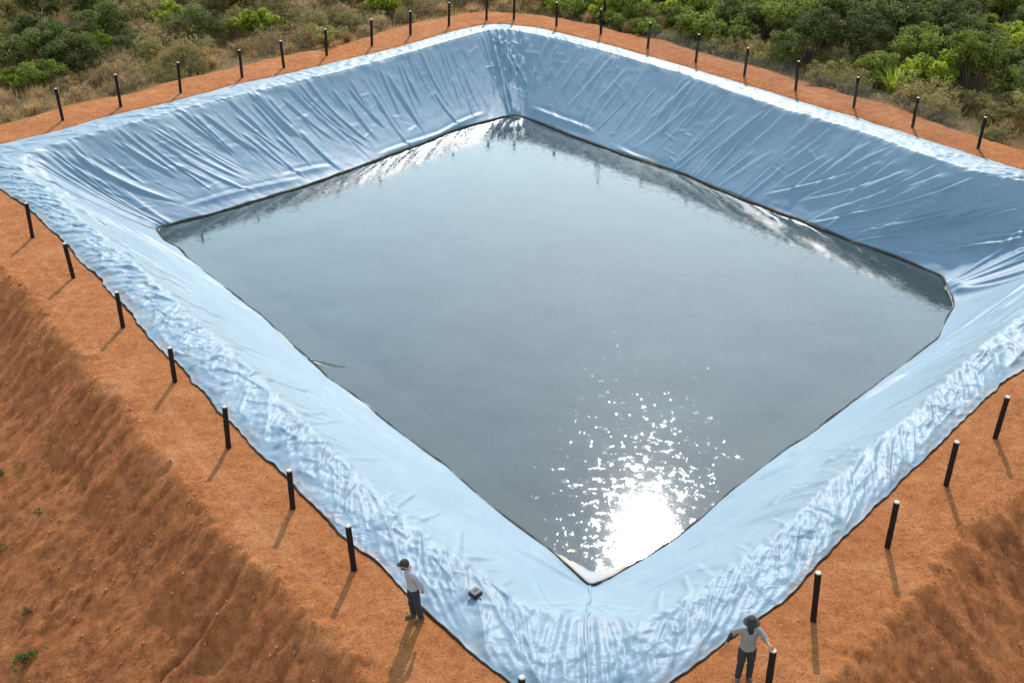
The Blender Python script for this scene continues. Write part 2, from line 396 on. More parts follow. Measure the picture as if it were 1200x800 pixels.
ii = (np.arange(ny - 1)[:, None] * nx + np.arange(nx - 1)[None]).ravel()
gq = np.stack([ii, ii + 1, ii + nx + 1, ii + nx], 1)
gme = mesh_np('ground', np.stack([gp[:, 0], gp[:, 1], gz], 1), gq)
edge_n = 0.9 * fbm(gp[:, 0] * 0.5, gp[:, 1] * 0.5, 51, 4)
litter = sstep(0.25, 0.9, sd - wb + 0.35 * edge_n) * farm * np.clip(0.85 + 0.4 * perlin(gp[:, 0] * .3, gp[:, 1] * .3, 52), 0, 1)
litter = np.maximum(litter, 0.85 * sstep(14, 26, sd + 4 * edge_n))
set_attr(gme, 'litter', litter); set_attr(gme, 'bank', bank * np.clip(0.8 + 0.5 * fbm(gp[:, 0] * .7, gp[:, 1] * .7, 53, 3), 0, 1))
pw = 0.1 * perlin(arc * .2, arc * 0, 40)
tr = (np.exp(-((sd - 1.05 - pw) / 0.05) ** 2) + np.exp(-((sd - 1.22 - pw) / 0.04) ** 2) + np.exp(-((sd - 1.40 - pw) / 0.05) ** 2)) * (1 - farm)
tr *= np.clip(0.15 + 0.8 * fbm(arc * 0.4, sd * 1.5, 54, 3), 0, 0.38) * (gp[:, 0] < 0)
set_attr(gme, 'track', tr)
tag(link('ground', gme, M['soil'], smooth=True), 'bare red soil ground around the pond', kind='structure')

def gz_at(x, y):
    P = np.array([[x, y]], float); s_, a_ = poly_dist(P)
    return float(ground_z(P[:, 0], P[:, 1], s_, a_)[0][0])

# ------------------------------------------------------------------ pond liner sheet
NA, NS, NU = 54, 96, 12
rows = []; Tm = []; zone = []
wA = np.linalg.norm(O2 - C2, axis=1); wS = np.linalg.norm(C2 - W2, axis=1)
farc = sstep(40, 50, C2[:, 1])
inn = (W2 - C2); inn /= np.linalg.norm(inn, axis=1)[:, None]
# distance from the front corner, for the little exposed shelf
fc = np.abs((S - S_FRONT + LTOT / 2) % LTOT - LTOT / 2)
shelf = np.exp(-(fc / 1.5) ** 2)
for i in range(NA):
    a = i / NA; p = O2 * (1 - a) + C2 * a
    z = 0.030 + 0.06 * sstep(0, 0.35, np.full(NCOL, a)) - 0.015 * a
    rows.append(np.column_stack([p, z])); Tm.append(-(1 - a) * wA)
flm = sstep(S_LEFT - 1, S_LEFT + 1, S) * (1 - sstep(S_BACK - 2, S_BACK + 2, S))
acv = (0.14 + 0.26 * flm) * farc + 0.18 * (1 - farc)
for i in range(NS):
    v = i / NS; p = C2 * (1 - v) + W2 * v
    g = v + acv * v * (1 - v)
    rows.append(np.column_stack([p, 0.075 * (1 - v) - (DEPTH - 0.005) * g])); Tm.append(v * np.hypot(wS, DEPTH))
for i in range(NU + 1):
    v = i / NU; r = (2.1 + 0.45 * perlin(S * 0.35, S * 0, 88)) [:, None] * v
    zz = -DEPTH + 0.005 * (1 - v) + shelf * 0.04 - 1.0 * np.maximum(v - 0.24 * shelf, 0) ** 1.15 - 0.06 * v
    rows.append(np.column_stack([W2 + inn * r, zz if np.ndim(zz) else np.full(NCOL, zz)])); Tm.append(np.hypot(wS, DEPTH) + 2.3 * v)
P = np.stack(rows); T = np.stack(Tm); NR_ = P.shape[0]
# round the crest: smooth z across rows
zc = P[:, :, 2].copy()
for _ in range(16):
    zc[NA - 11:NA + 10] = 0.25 * zc[NA - 12:NA + 9] + 0.5 * zc[NA - 11:NA + 10] + 0.25 * zc[NA - 10:NA + 11]
P[:, :, 2] = zc
Sg = np.broadcast_to(S, T.shape)
D = np.zeros_like(T)
Tw = np.hypot(wS, DEPTH)                       # slope length per column
def prof(x, sharp):
    return np.exp(-np.abs(x) ** sharp)
def fold(sf, T0, T1, A, w, asym=1.6, sharp=1.5, trough=0.35, up=0.5, dn=0.9):
    """a crease whose line is S = sf(T)"""
    tt = np.linspace(T0, T1, 9); ss = sf(tt); mid = 0.5 * (ss.min() + ss.max()); half = 0.5 * (ss.max() - ss.min()) + 4 * w
    dS = (S - mid + LTOT / 2) % LTOT - LTOT / 2
    cols = np.where(np.abs(dS) < half)[0]
    if len(cols) == 0: return
    t = T[:, cols]
    line = sf(t) - mid
    k = (sf(t + 0.05) - sf(t - 0.05)) / 0.1
    x = (dS[cols][None] - line) / np.sqrt(1 + k * k) / w
    env = sstep(T0, T0 + up, t) * (1 - sstep(T1 - dn, T1, t))
    h = np.where(x < 0, prof(x, sharp), prof(x / asym, sharp)) - trough * np.exp(-((x + 1.9) / 1.1) ** 2)
    D[:, cols] += A * env * h
def fold_along(tf, S0, S1, A, w, sharp=1.5, trough=0.35, end=0.8):
    """a crease whose line is T = tf(S)"""
    mid = 0.5 * (S0 + S1); dS = (S - mid + LTOT / 2) % LTOT - LTOT / 2; half = (S1 - S0) / 2
    cols = np.where(np.abs(dS) < half)[0]
    if len(cols) == 0: return
    s = dS[cols]; x = (T[:, cols] - tf(s + mid)[None]) / w
    env = sstep(-half, -half + end, s) * (1 - sstep(half - end, half, s))
    h = np.where(x < 0, prof(x, sharp), prof(x / 1.6, sharp)) - trough * np.exp(-((x + 1.9) / 1.1) ** 2)
    D[:, cols] += A * env[None] * h
r = np.random.default_rng(12)
TWm = float(np.mean(Tw))
# long drape folds on the two far walls
def quad(s0, T0, k1, k2): return lambda t: s0 + k1 * (t - T0) + k2 * (t - T0) ** 2
s = S_LEFT + 0.2
while s < S_BACK - 0.4:
    A = r.uniform(0.03, 0.085) * (1 if r.random() < 0.7 else 0.5); T0 = r.uniform(-0.25, 0.6) if r.random() < 0.6 else r.uniform(0.6, 2.4)
    ln = r.uniform(1.8, 4.6); T1 = min(T0 + ln, TWm + 0.1)
    fold(quad(s, T0, r.uniform(0.0, 0.28), r.uniform(-0.02, 0.06)), T0, T1, A * 0.72, r.uniform(0.045, 0.11), r.uniform(1.3, 2.6), 1.15)
    s += r.uniform(0.13, 0.42)
s = S_BACK + 0.4
while s < S_RIGHT - 0.1:
    A = r.uniform(0.03, 0.085) * (1 if r.random() < 0.65 else 0.5); T0 = r.uniform(-0.25, 0.6) if r.random() < 0.55 else r.uniform(0.6, 2.8)
    ln = r.uniform(1.5, 4.4); T1 = min(T0 + ln, TWm + 0.1)
    fold(quad(s, T0, r.uniform(-0.62, -0.18), r.uniform(-0.05, 0.02)), T0, T1, A * 0.72, r.uniform(0.045, 0.11), r.uniform(1.3, 2.6), 1.15)
    s += r.uniform(0.16, 0.48)
# big swooping folds towards the right corner
for _ in range(22):
    s = r.uniform(S_RIGHT - 11, S_RIGHT + 0.5); T0 = r.uniform(-0.2, 1.6)
    fold(quad(s, T0, r.uniform(-0.55, -0.25), r.uniform(-0.20, -0.08)), T0, min(T0 + r.uniform(2.4, 4.6), TWm), r.uniform(0.05, 0.10), r.uniform(0.07, 0.13), r.uniform(1.4, 2.6), 1.2)
# short cross puckers between them
for _ in range(120):
    s = r.uniform(S_LEFT + 0.3, S_RIGHT - 0.3); t0 = r.uniform(0.4, TWm - 0.5); sl_ = r.uniform(-0.5, 0.5); L_ = r.uniform(0.5, 1.8)
    fold_along(lambda q, s=s, t0=t0, sl_=sl_: t0 + sl_ * (q - s), s - L_ / 2, s + L_ / 2, r.uniform(0.006, 0.022), r.uniform(0.05, 0.12), end=L_ * 0.4)
# slack tucks just above the water on the far walls
for s0, s1, dt in ((2.5, 10.5, 0.35), (8.5, 13, 0.55), (15.5, 23, 0.40), (21, 26, 0.25)):
    fold_along(lambda q, s0=s0, dt=dt: TWm - dt - 0.10 * np.sin((q - s0) * 0.7), S_LEFT + s0, S_LEFT + s1, 0.09, 0.14, 1.7, 0.3, 2.0)
for s0, s1, dt in ((1.0, 8, 0.40), (9, 16, 0.30), (17, 25, 0.45), (24, 33, 0.30)):
    fold_along(lambda q, s0=s0, dt=dt: TWm - dt - 0.10 * np.sin((q - s0) * 0.6), S_BACK + s0, S_BACK + s1, 0.08, 0.14, 1.7, 0.3, 2.0)
# near slopes: taut, with long shallow pulls
for a, b, sg in ((S_RIGHT, S_FRONT, 1), (S_FRONT, LTOT, -1)):
    for _ in range(85):
        s = r.uniform(a + 1, b - 1); t0 = r.uniform(0.3, TWm - 0.3); L_ = r.uniform(1.5, 5.5); k = sg * r.uniform(0.15, 0.55)
        fold_along(lambda q, s=s, t0=t0, k=k: t0 + k * (q - s), s - L_ / 2, s + L_ / 2, r.uniform(0.012, 0.048), r.uniform(0.07, 0.20), 1.4, end=L_ * 0.35)
    for _ in range(70):
        s = r.uniform(a + 0.5, b - 0.5); t0 = r.uniform(0.0, 0.3); 
        fold(quad(s, t0, r.uniform(-0.5, 0.5), 0), t0 - 0.3, t0 + r.uniform(0.8, 2.8), r.uniform(0.012, 0.045), r.uniform(0.05, 0.1), 1.6, 1.5)
# crumpled apron: puckers across the strip
s = 0.0
while s < LTOT:
    nearness = 1.0 - 0.45 * float(np.interp(s, S, farc))
    wAl = float(np.interp(s, S, wA)); T0 = -wAl * r.uniform(0.45, 1.1); T1 = r.uniform(-0.35 * wAl, 0.35)
    fold(quad(s, T0, r.uniform(-0.75, 0.75), r.uniform(-0.2, 0.2)), T0, T1, nearness * r.uniform(0.012, 0.052), r.uniform(0.028, 0.085), r.uniform(1.2, 3.0), 1.0, 0.2, 0.25, 0.35)
    s += r.uniform(0.06, 0.27) / nearness
for _ in range(260):
    s = r.uniform(0, LTOT); wAl = float(np.interp(s, S, wA)); nearness = 1.0 - 0.5 * float(np.interp(s, S, farc))
    t0 = -wAl * r.uniform(0.05, 0.95); L_ = r.uniform(0.4, 1.6); k = r.uniform(-0.6, 0.6)
    fold_along(lambda q, s=s, t0=t0, k=k: t0 + k * (q - s), s - L_ / 2, s + L_ / 2, nearness * r.uniform(0.012, 0.045), r.uniform(0.035, 0.09), 1.05, 0.2, end=L_ * 0.4)
# gathers at the corners
def gather(sc, spread, n, T0a, Tc, A, power=0.8, keep=0.06):
    for i in range(n):
        u = (i + r.uniform(0.2, 0.8)) / n * 2 - 1; s0 = u * spread; T0 = T0a + r.uniform(-0.3, 0.5); T1 = Tc - r.uniform(0, 0.5)
        def sf(t, s0=s0, T0=T0):
            q = np.clip((t - T0) / (Tc - T0), 0, 1); return sc + s0 * (keep + (1 - keep) * (1 - q) ** power)
        fold(sf, T0, T1, A * r.uniform(0.6, 1.3), r.uniform(0.06, 0.12), r.uniform(1.2, 2.0), 1.4, 0.3, 0.5, 0.5)
gather(S_BACK, 1.5, 12, -0.5, TWm + 2.0, 0.055, 1.0, 0.10)
gather(S_BACK, 0.8, 6, 0.4, TWm + 0.8, 0.05, 0.9, 0.2)
for _ in range(26):      # bunched cloth in the back corner
    s = S_BACK + r.normal(0, 0.7); t0 = r.uniform(-0.3, 3.2)
    fold(quad(s, t0, r.uniform(-0.5, 0.5), r.uniform(-0.1, 0.1)), t0, t0 + r.uniform(0.7, 2.2), r.uniform(0.03, 0.08), r.uniform(0.05, 0.10), r.uniform(1.2, 2.2), 1.1, 0.3, 0.3, 0.5)
for _ in range(16):
    s = S_BACK + r.normal(0, 0.5); t0 = r.uniform(0.3, 3.6); k = r.uniform(-0.7, 0.7); L_ = r.uniform(0.5, 1.2)
    fold_along(lambda q, s=s, t0=t0, k=k: t0 + k * (q - s), s - L_ / 2, s + L_ / 2, r.uniform(0.02, 0.05), r.uniform(0.05, 0.09), 1.1, end=L_ * 0.4)
gather(S_FRONT, 1.6, 9, -2.6, 1.0, 0.055, 0.7, 0.15)
gather(S_FRONT, 1.6, 6, 0.2, 3.2, 0.03, 0.9, 0.15)
gather(S_RIGHT - 0.3, 3.0, 14, 0.2, TWm + 2.2, 0.075, 0.8)
gather(S_LEFT + 0.3, 2.2, 12, -0.2, TWm + 1.6, 0.055, 0.8)
fold(quad(S_FRONT + 0.05, -3, 0.02, 0), -3.4, 1.6, 0.06, 0.07, 1.2, 1.3)
# crumple noise everywhere, stronger on the apron
ap = sstep(0.35, -0.25, T) if False else 1 - sstep(-0.25, 0.35, T)
rid = 1 - np.abs(fbm(Sg * 0.9, T * 0.8, 71, 2, 0.35)) * 2
def tri(u): return 1 - 2 * np.abs(u - np.floor(u + 0.5))
crz = 0
for k_ in range(7):
    th = r.uniform(-0.75, 0.75) + (0 if k_ < 5 else 1.4); wl_ = r.uniform(0.28, 0.8)
    u_ = (Sg * math.cos(th) + T * math.sin(th)) / wl_ + 0.55 * perlin(Sg * 0.45, T * 0.45, 110 + k_)
    crz = crz + wl_ * 0.048 * np.clip(perlin(Sg * 0.55, T * 0.5, 120 + k_) * 1.6 + 0.25, 0, 1) * tri(u_)
D += ap * (1 - 0.5 * farc[None]) * crz
D += ap * (0.018 * rid * (1 - 0.4 * farc[None]) + 0.004 * perlin(Sg * 5, T * 5, 73))
D += (1 - ap) * (0.030 * fbm(Sg * 0.45, T * 0.3, 74, 3) + 0.006 * fbm(Sg * 2.2, T * 1.6, 75, 3)) * (0.45 + 0.75 * farc[None])
# scalloped crest
D += np.exp(-(T / 0.16) ** 2) * (0.028 * perlin(Sg * 1.9, Sg * 0, 76) + 0.02 * perlin(Sg * 4.3, Sg * 0, 77))
# calm at the two borders, never below the ground on the apron
edge = sstep(0, 0.25, T + wA[None]); D *= edge * 0.9 + 0.1
wetz = sstep(-0.35, 0.15, T - Tw[None]); D *= 1 - 0.85 * wetz
D = np.where(T < -0.3, np.maximum(D, -0.05), D)
dS_ = (np.roll(P, -1, 1) - np.roll(P, 1, 1)); dT_ = np.gradient(P, axis=0)
nrm = np.cross(dS_, dT_); nrm /= np.linalg.norm(nrm, axis=2)[:, :, None] + 1e-9
if nrm[:, :, 2].mean() < 0: nrm = -nrm
P = P + nrm * D[:, :, None]
# stains: dark wet band at the water line, silt under water
Tr = T - Tw[None]
band = 0.05 + 0.05 * perlin(S * 0.5, S * 0, 81) + 0.10 * farc * (0.6 + 0.8 * perlin(S * 0.25, S * 0 + 3, 82))
wet = sstep(-0.06, 0.0, Tr + np.maximum(band, 0.01)[None]) * (1 - sstep(0.02, 0.3, Tr))
silt = sstep(0.0, 0.10, Tr) * (1 - 0.85 * shelf[None] * (1 - sstep(0.7, 1.2, Tr)))
idx = np.arange(NR_)[:, None] * NCOL + np.arange(NCOL)[None]
a = idx[:-1]; b = np.roll(idx, -1, 1)[:-1]; c = np.roll(idx, -1, 1)[1:]; d = idx[1:]
lq = np.stack([a, d, c, b], -1).reshape(-1, 4)
lme = mesh_np('liner', P.reshape(-1, 3), lq)
if lme.polygons[0].normal.z < 0: lme.flip_normals()
set_attr(lme, 'wet', wet * 0.9); set_attr(lme, 'silt', silt); set_attr(lme, 'rim', ap * (1 - 0.45 * farc[None]) * np.clip(0.55 + 0.9 * perlin(Sg * 0.3, T * 0.5, 87), 0.1, 1) + 0.05)
dust = (1 - sstep(0.0, 0.55, T + wA[None])) * np.clip(0.25 + 1.1 * fbm(Sg * 0.8, T * 1.4, 85, 4, 0.6), 0, 0.7) + 0.25 * np.clip(fbm(Sg * 0.5, T * 0.9, 86, 4, 0.6) - 0.25, 0, 1) * (T < 0.2)
set_attr(lme, 'dust', np.clip(dust * 0.5, 0, 0.3))
liner = empty('pond_liner', (float(C2[:, 0].mean()), float(C2[:, 1].mean()), 0))
tag(liner, 'wrinkled pale blue plastic liner sheet covering the pond walls and rim', 'pond liner')
def child_world(o, parent):
    o.parent = parent; o.matrix_parent_inverse = Matrix.Translation(-Vector(parent.location)); return o
child_world(link('liner_sheet', lme, M['liner'], smooth=True), liner)
# bottom sheet, coated with silt
last = P[-1]
fx = np.array([last[::12, 0], last[::12, 1]]).T; cen = fx.mean(0)
rings = []
for k in range(13):
    q = k / 12; pp = fx * (1 - q) + cen * q
    zz = np.full(len(pp), float(last[:, 2].min()) - 0.03) + 0.07 * fbm(pp[:, 0] * .5, pp[:, 1] * .5, 91, 3) * (0 if k == 0 else 1)
    if k == 0: zz = last[::12, 2] - 0.01
    rings.append(np.column_stack([pp, zz]))
rv = np.stack(rings); n_ = rv.shape[1]; idx = np.arange(13)[:, None] * n_ + np.arange(n_)[None]
fq = np.stack([idx[:-1], idx[1:], np.roll(idx, -1, 1)[1:], np.roll(idx, -1, 1)[:-1]], -1).reshape(-1, 4)
fme = mesh_np('bottom', rv.reshape(-1, 3), fq)
m, nt, out = new_mat('pond_silt'); pos = position(nt)
sn = noise(nt, 0.35, 5, 0.65, pos); sn2 = noise(nt, 1.4, 5, 0.7, pos)
cc = mixc(nt, 0.5, ramp(nt, sn.outputs['Fac'], [(0.35, (0.07, 0.10, 0.095)), (0.65, (0.20, 0.205, 0.165))]).outputs[0], ramp(nt, sn2.outputs['Fac'], [(0.38, (0.06, 0.085, 0.085)), (0.62, (0.21, 0.20, 0.165))]).outputs[0])
principled(nt, out, cc, 0.9, None, 0.1)
child_world(link('bottom_sheet', fme, m, smooth=True), liner)

def tube(path, rad, seg=6, closed=False, squash=1.0):
    p = np.asarray(path, float); n = len(p)
    rad = np.broadcast_to(rad, (n,))
    tg = (np.roll(p, -1, 0) - np.roll(p, 1, 0)) if closed else np.gradient(p, axis=0)
    tg /= np.linalg.norm(tg, axis=1)[:, None] + 1e-9
    up = np.array([0, 0, 1.0]); sx = np.cross(tg, up); bad = np.linalg.norm(sx, axis=1) < 1e-3; sx[bad] = (1, 0, 0)
    sx /= np.linalg.norm(sx, axis=1)[:, None]; sy = np.cross(sx, tg)
    an = np.arange(seg) / seg * 2 * np.pi
    v = p[:, None] + rad[:, None, None] * (np.cos(an)[None, :, None] * sx[:, None] + squash * np.sin(an)[None, :, None] * sy[:, None])
    idx = np.arange(n)[:, None] * seg + np.arange(seg)[None]
    if closed: nxt = np.roll(idx, -1, 0)
    else: nxt = idx[1:]; idx = idx[:-1]
    q = np.stack([idx, np.roll(idx, -1, 1), np.roll(nxt, -1, 1), nxt], -1).reshape(-1, 4)
    v = v.reshape(-1, 3)
    if not closed:
        base = len(v); v = np.vstack([v, p[:1], p[-1:]])
        t = []
        for k in range(seg):
            t.append((base, (k + 1) % seg, k)); t.append((base + 1, base - seg + k, base - seg + (k + 1) % seg))
        return v, q, np.array(t)
    return v, q, None
# thin black tube of varying width along the outer border
op = P[0].copy(); op[:, :2] += outn * 0.015; op[:, 2] -= 0.012
rr = np.clip(0.013 + 0.034 * perlin(S * 0.9, S * 0, 101) + 0.012 * perlin(S * 5, S * 0, 102), 0.002, 0.05)
v, q, t = tube(op, rr, 6, True, 0.7)
child_world(link('black_edge', mesh_np('edge', v, q), M['black'], smooth=True), liner)
# rolled dark fold that floats along the water line
wp = P[NA + NS - 1].copy(); wp[:, :2] += inn * 0.02 * 1.0; wp[:, 2] = -DEPTH + 0.022 + 0.055 * shelf
wp[:, :2] += inn * (0.05 * perlin(S * 0.8, S * 0, 103))[:, None]
rr = np.clip(0.034 + 0.036 * perlin(S * 0.6, S * 0, 104) + 0.015 * perlin(S * 2.6, S * 0, 105) + 0.034 * farc, 0.006, 0.10)
v, q, t = tube(wp[::2], rr[::2], 7, True, 0.8)
child_world(link('waterline_fold', mesh_np('wfold', v, q), M['roll'], smooth=True), liner)
# pale rucked fold breaking the surface beside the loose strip
fp_ = np.array([(-9.0, 38.45, -3.09), (-8.45, 37.62, -3.075), (-7.9, 36.75, -3.07), (-7.35, 35.95, -3.075), (-6.75, 35.45, -3.09), (-6.2, 35.1, -3.11)])
v, q, t = tube(fp_, np.array([0.02, 0.05, 0.065, 0.06, 0.05, 0.02]), 7, False, 0.55)
M['ruck'] = mat_simple('silty_fold', (0.34, 0.29, 0.21), 0.6, 0.3, 5, 0.4)
child_world(link('rucked_fold', mesh_np('ruck', v, q, t), M['ruck'], smooth=True), liner)
# welded seam with a doubled-over flap down the front corner
ci_ = int(np.argmin(fc)); sp_ = P[6:NA + NS, ci_].copy(); sp_[:, 2] += 0.02; sp_[:, 0] += 0.03 * np.sin(np.arange(len(sp_)) * 0.12)
v, q, t = tube(sp_[::2], 0.035 + 0.012 * np.sin(np.arange(len(sp_[::2])) * 0.4), 7, False, 0.7)
child_world(link('corner_seam', mesh_np('seam', v, q, t), M['liner'], smooth=True), liner)
# loose strip trailing into the water on the left side
cp = np.array([(-7.55, 36.1, -3.00), (-7.40, 35.72, -3.02), (-7.05, 35.62, -3.05), (-6.6, 35.50, -3.06), (-6.1, 35.30, -3.07), (-5.72, 35.22, -3.08)])
v, q, t = tube(cp, np.array([0.035, 0.035, 0.022, 0.018, 0.014, 0.008]), 6, False, 0.6)
child_world(link('loose_strip', mesh_np('strip', v, q, t), M['roll'], smooth=True), liner)

# ------------------------------------------------------------------ water
wl = (W2 - inn * 0.30)[::6]; cen = wl.mean(0)
rings = [np.column_stack([wl * (1 - k / 10) + cen * (k / 10), np.full(len(wl), -DEPTH)]) for k in range(10)]
rv = np.concatenate(rings + [np.array([[cen[0], cen[1], -DEPTH]])]); n_ = len(wl); idx = np.arange(10)[:, None] * n_ + np.arange(n_)[None]
wq = np.stack([idx[:-1], np.roll(idx, -1, 1)[:-1], np.roll(idx, -1, 1)[1:], idx[1:]], -1).reshape(-1, 4)
wt = np.stack([idx[-1], np.roll(idx[-1], -1), np.full(n_, len(rv) - 1)], -1)
wme = mesh_np('water', rv, wq, wt)
if wme.polygons[0].normal.z < 0: wme.flip_normals()
tag(link('water', wme, M['water']), 'still shallow pond water reflecting the sky and sun', kind='structure')

# ------------------------------------------------------------------ fence posts
FAR_POSTS = [(-20.13,51.41,1.46),(-18.06,53.28,1.49),(-15.78,55.28,1.45),(-13.32,57.68,1.36),(-11.54,59.38,1.39),(-9.66,61.47,1.38),(-7.48,63.21,1.41),(-5.58,65.37,1.31),(-3.55,67.13,1.29),(-1.46,68.40,1.35),(0.10,68.40,1.35),(2.50,67.13,1.33),(4.88,65.37,1.35),(7.20,62.73,1.36),(9.41,60.26,1.45),(11.51,57.96,1.41),(13.58,55.67,1.41),(15.74,53.16,1.41),(17.72,50.62,1.36),(19.76,48.07,1.36)]
LEFT_POSTS = [(-17.21,39.10,1.32),(-14.72,35.89,1.26),(-12.09,32.47,1.19),(-9.68,29.23,1.13),(-7.46,25.94,1.25),(-5.36,23.35,1.12),(-3.60,21.08,1.28),(0.17,16.57,1.28)]
RIGHT_POSTS = [(5.08,17.19,1.27),(6.50,19.41,1.31),(8.78,21.89,1.34),(10.91,24.29,1.35),(12.87,26.37,1.34)]
ORD = ['first', 'second', 'third', 'fourth', 'fifth', 'sixth', 'seventh', 'eighth', 'ninth', 'tenth', 'eleventh', 'twelfth']
def post_mesh(seed):
    rp = np.random.default_rng(seed); rings = []; seg = 12
    for z in (-0.35, 0.0, 0.25, 0.5, 0.75, 0.97, 1.0):
        ra = 0.070 * (1 + rp.uniform(-0.05, 0.05)) * (0.93 if z == 1.0 else 1)
        an = np.arange(seg) / seg * 2 * np.pi
        rr = ra * (1 + 0.04 * np.sin(an * 3 + seed))
        rings.append(np.column_stack([rr * np.cos(an), rr * np.sin(an), np.full(seg, z)]))
    rv = np.concatenate(rings); idx = np.arange(len(rings))[:, None] * seg + np.arange(seg)[None]
    q = np.stack([idx[:-1], np.roll(idx, -1, 1)[:-1], np.roll(idx, -1, 1)[1:], idx[1:]], -1).reshape(-1, 4)
    return mesh_np('post_shaft', rv, q)
def cap_mesh():
    bm = bmesh.new(); bmesh.ops.create_cone(bm, cap_ends=True, segments=12, radius1=0.068, radius2=0.058, depth=0.022)
    me = bpy.data.meshes.new('post_top'); bm.to_mesh(me); bm.free(); return me
SHAFTS = [post_mesh(i) for i in range(4)]; CAP = cap_mesh()
for me in SHAFTS: me.materials.append(M['post']); me.polygons.foreach_set('use_smooth', np.ones(len(me.polygons), dtype=bool))
CAP.materials.append(M['cap'])
rp = np.random.default_rng(5)
def make_post(x, y, h, label, group, lean=True):
    z = gz_at(x, y)
    t = empty('fence_post', (x, y, z), rp.uniform(0, 6))
    if lean: t.rotation_euler = (rp.uniform(-.045, .045), rp.uniform(-.045, .045), t.rotation_euler[2])
    s_ = bpy.data.objects.new('shaft', SHAFTS[rp.integers(4)]); COL.objects.link(s_); s_.parent = t; s_.scale = (1, 1, h)
    c_ = bpy.data.objects.new('post_top', CAP); COL.objects.link(c_); c_.parent = t; c_.location = (0, 0, h + 0.008)
    tag(t, label, 'post', group); return t
nfl = 10
for i, (x, y, h) in enumerate(FAR_POSTS):
    if i < 10: lab = 'dark fence post on the far left bank, %s from the left edge of the photo' % ORD[i]
    else: lab = 'dark fence post on the far right bank, %s from the right edge of the photo' % ORD[19 - i]
    make_post(x, y, h, lab, 'fence posts on the far banks')
for i, (x, y, h) in enumerate(LEFT_POSTS):
    lab = 'dark fence post on the near left bank, %s counting from the far end' % ORD[i] if i < 7 else 'dark fence post cut off by the bottom edge below the small black box'
    make_post(x, y, h, lab, 'fence posts on the near left bank')
for i, (x, y, h) in enumerate(RIGHT_POSTS):
    lab = 'dark fence post under the hand of the person in the hat' if i == 0 else 'dark fence post on the near right bank, %s from the person in the hat' % ORD[i - 1]
    make_post(x, y, h, lab, 'fence posts on the near right bank', lean=i != 0)
make_post(-8.35, 17.9, 1.25, 'lone dark post low on the left embankment at the bottom edge', 'fence posts on the near left bank')

# fine wire mesh strung between posts of the far right bank
def wire_panel(a, b, label):
    a = np.array(a); b = np.array(b); za, zb = gz_at(a[0], a[1]), gz_at(b[0], b[1])
    L_ = np.linalg.norm(b[:2] - a[:2]); hh = 1.15; V = []; Q = []
    d = np.array([(b[0] - a[0]) / L_, (b[1] - a[1]) / L_]); n = np.array([-d[1], d[0]]); w = 0.0018
    off = n * -0.075
    def pt(u, h): 
        p = a[:2] + d * u + off; return np.array([p[0], p[1], za + (zb - za) * u / L_ + h])
    def bar(p, q, side):
        k = len(V); side = np.array(side) * w; o2 = np.array([n[0], n[1], 0]) * w
        for e in (p, q):
            V.extend([e - side - o2, e + side - o2, e + side + o2, e - side + o2])
        for j in range(4): Q.append((k + j, k + (j + 1) % 4, k + 4 + (j + 1) % 4, k + 4 + j))
    nv = int(L_ / 0.10); nh = 11
    for i in range(nv + 1): bar(pt(L_ * i / nv, 0.02), pt(L_ * i / nv, hh), (d[0], d[1], 0))
    for j in range(nh + 1): bar(pt(0, 0.03 + (hh - 0.04) * j / nh), pt(L_, 0.03 + (hh - 0.04) * j / nh), (0, 0, 1))
    org = np.array([*(a[:2] + d * L_ / 2), (za + zb) / 2])
    o = link('wire_mesh', mesh_np('wire_mesh', np.array(V) - org, np.array(Q)), M['wire']); o.location = org
    tag(o, label, 'wire mesh', 'wire mesh bays on the far right bank')
for i in range(13, 19):
    wire_panel(FAR_POSTS[i], FAR_POSTS[i + 1], 'thin wire mesh between the %s and %s far right posts from the right edge' % (ORD[18 - i], ORD[19 - i]))
# ------------------------------------------------------------------ small black box on the liner
def liner_z(x, y):
    r_ = P[:NA + 10]; k = ((r_[:, :, 0] - x) ** 2 + (r_[:, :, 1] - y) ** 2).ravel(); i = np.argsort(k)[:30]
    return float(r_[:, :, 2].ravel()[i].max())
M['boxdark'] = mat_simple('black_plastic', (0.018, 0.020, 0.022), 0.45, 0.2, 15, 0.4)
M['boxlid'] = mat_simple('grey_lid', (0.12, 0.105, 0.095), 0.7, 0.15, 15)
def bevel_box(sx, sy, sz, bev, taper=1.0):
    bm = bmesh.new(); bmesh.ops.create_cube(bm, size=1)
    for v in bm.verts:
        k = taper if v.co.z < 0 else 1
        v.co = Vector((v.co.x * sx * k, v.co.y * sy * k, (v.co.z + 0.5) * sz))
    bmesh.ops.bevel(bm, geom=bm.edges[:], offset=bev, segments=2, affect='EDGES')
    me = bpy.data.meshes.new('box'); bm.to_mesh(me); bm.free(); return me
bxx, bxy = -0.80, 20.02
bt = empty('tool_box', (bxx, bxy, liner_z(bxx, bxy) - 0.01), R(43))
link('case', bevel_box(0.25, 0.23, 0.11, 0.012, 0.92), M['boxdark'], bt)
o = link('lid', bevel_box(0.235, 0.215, 0.03, 0.010), M['boxlid'], bt); o.location = (0, 0, 0.111)
bm = bmesh.new()
hv, hq, ht = tube(np.array([(-0.05, 0, 0.135), (-0.045, 0, 0.158), (0, 0, 0.165), (0.045, 0, 0.158), (0.05, 0, 0.135)]), 0.008, 6); bm.free()
link('handle', mesh_np('handle', hv, hq, ht), M['boxdark'], bt)
tag(bt, 'small black box with grey lid lying on the near liner rim', 'box')

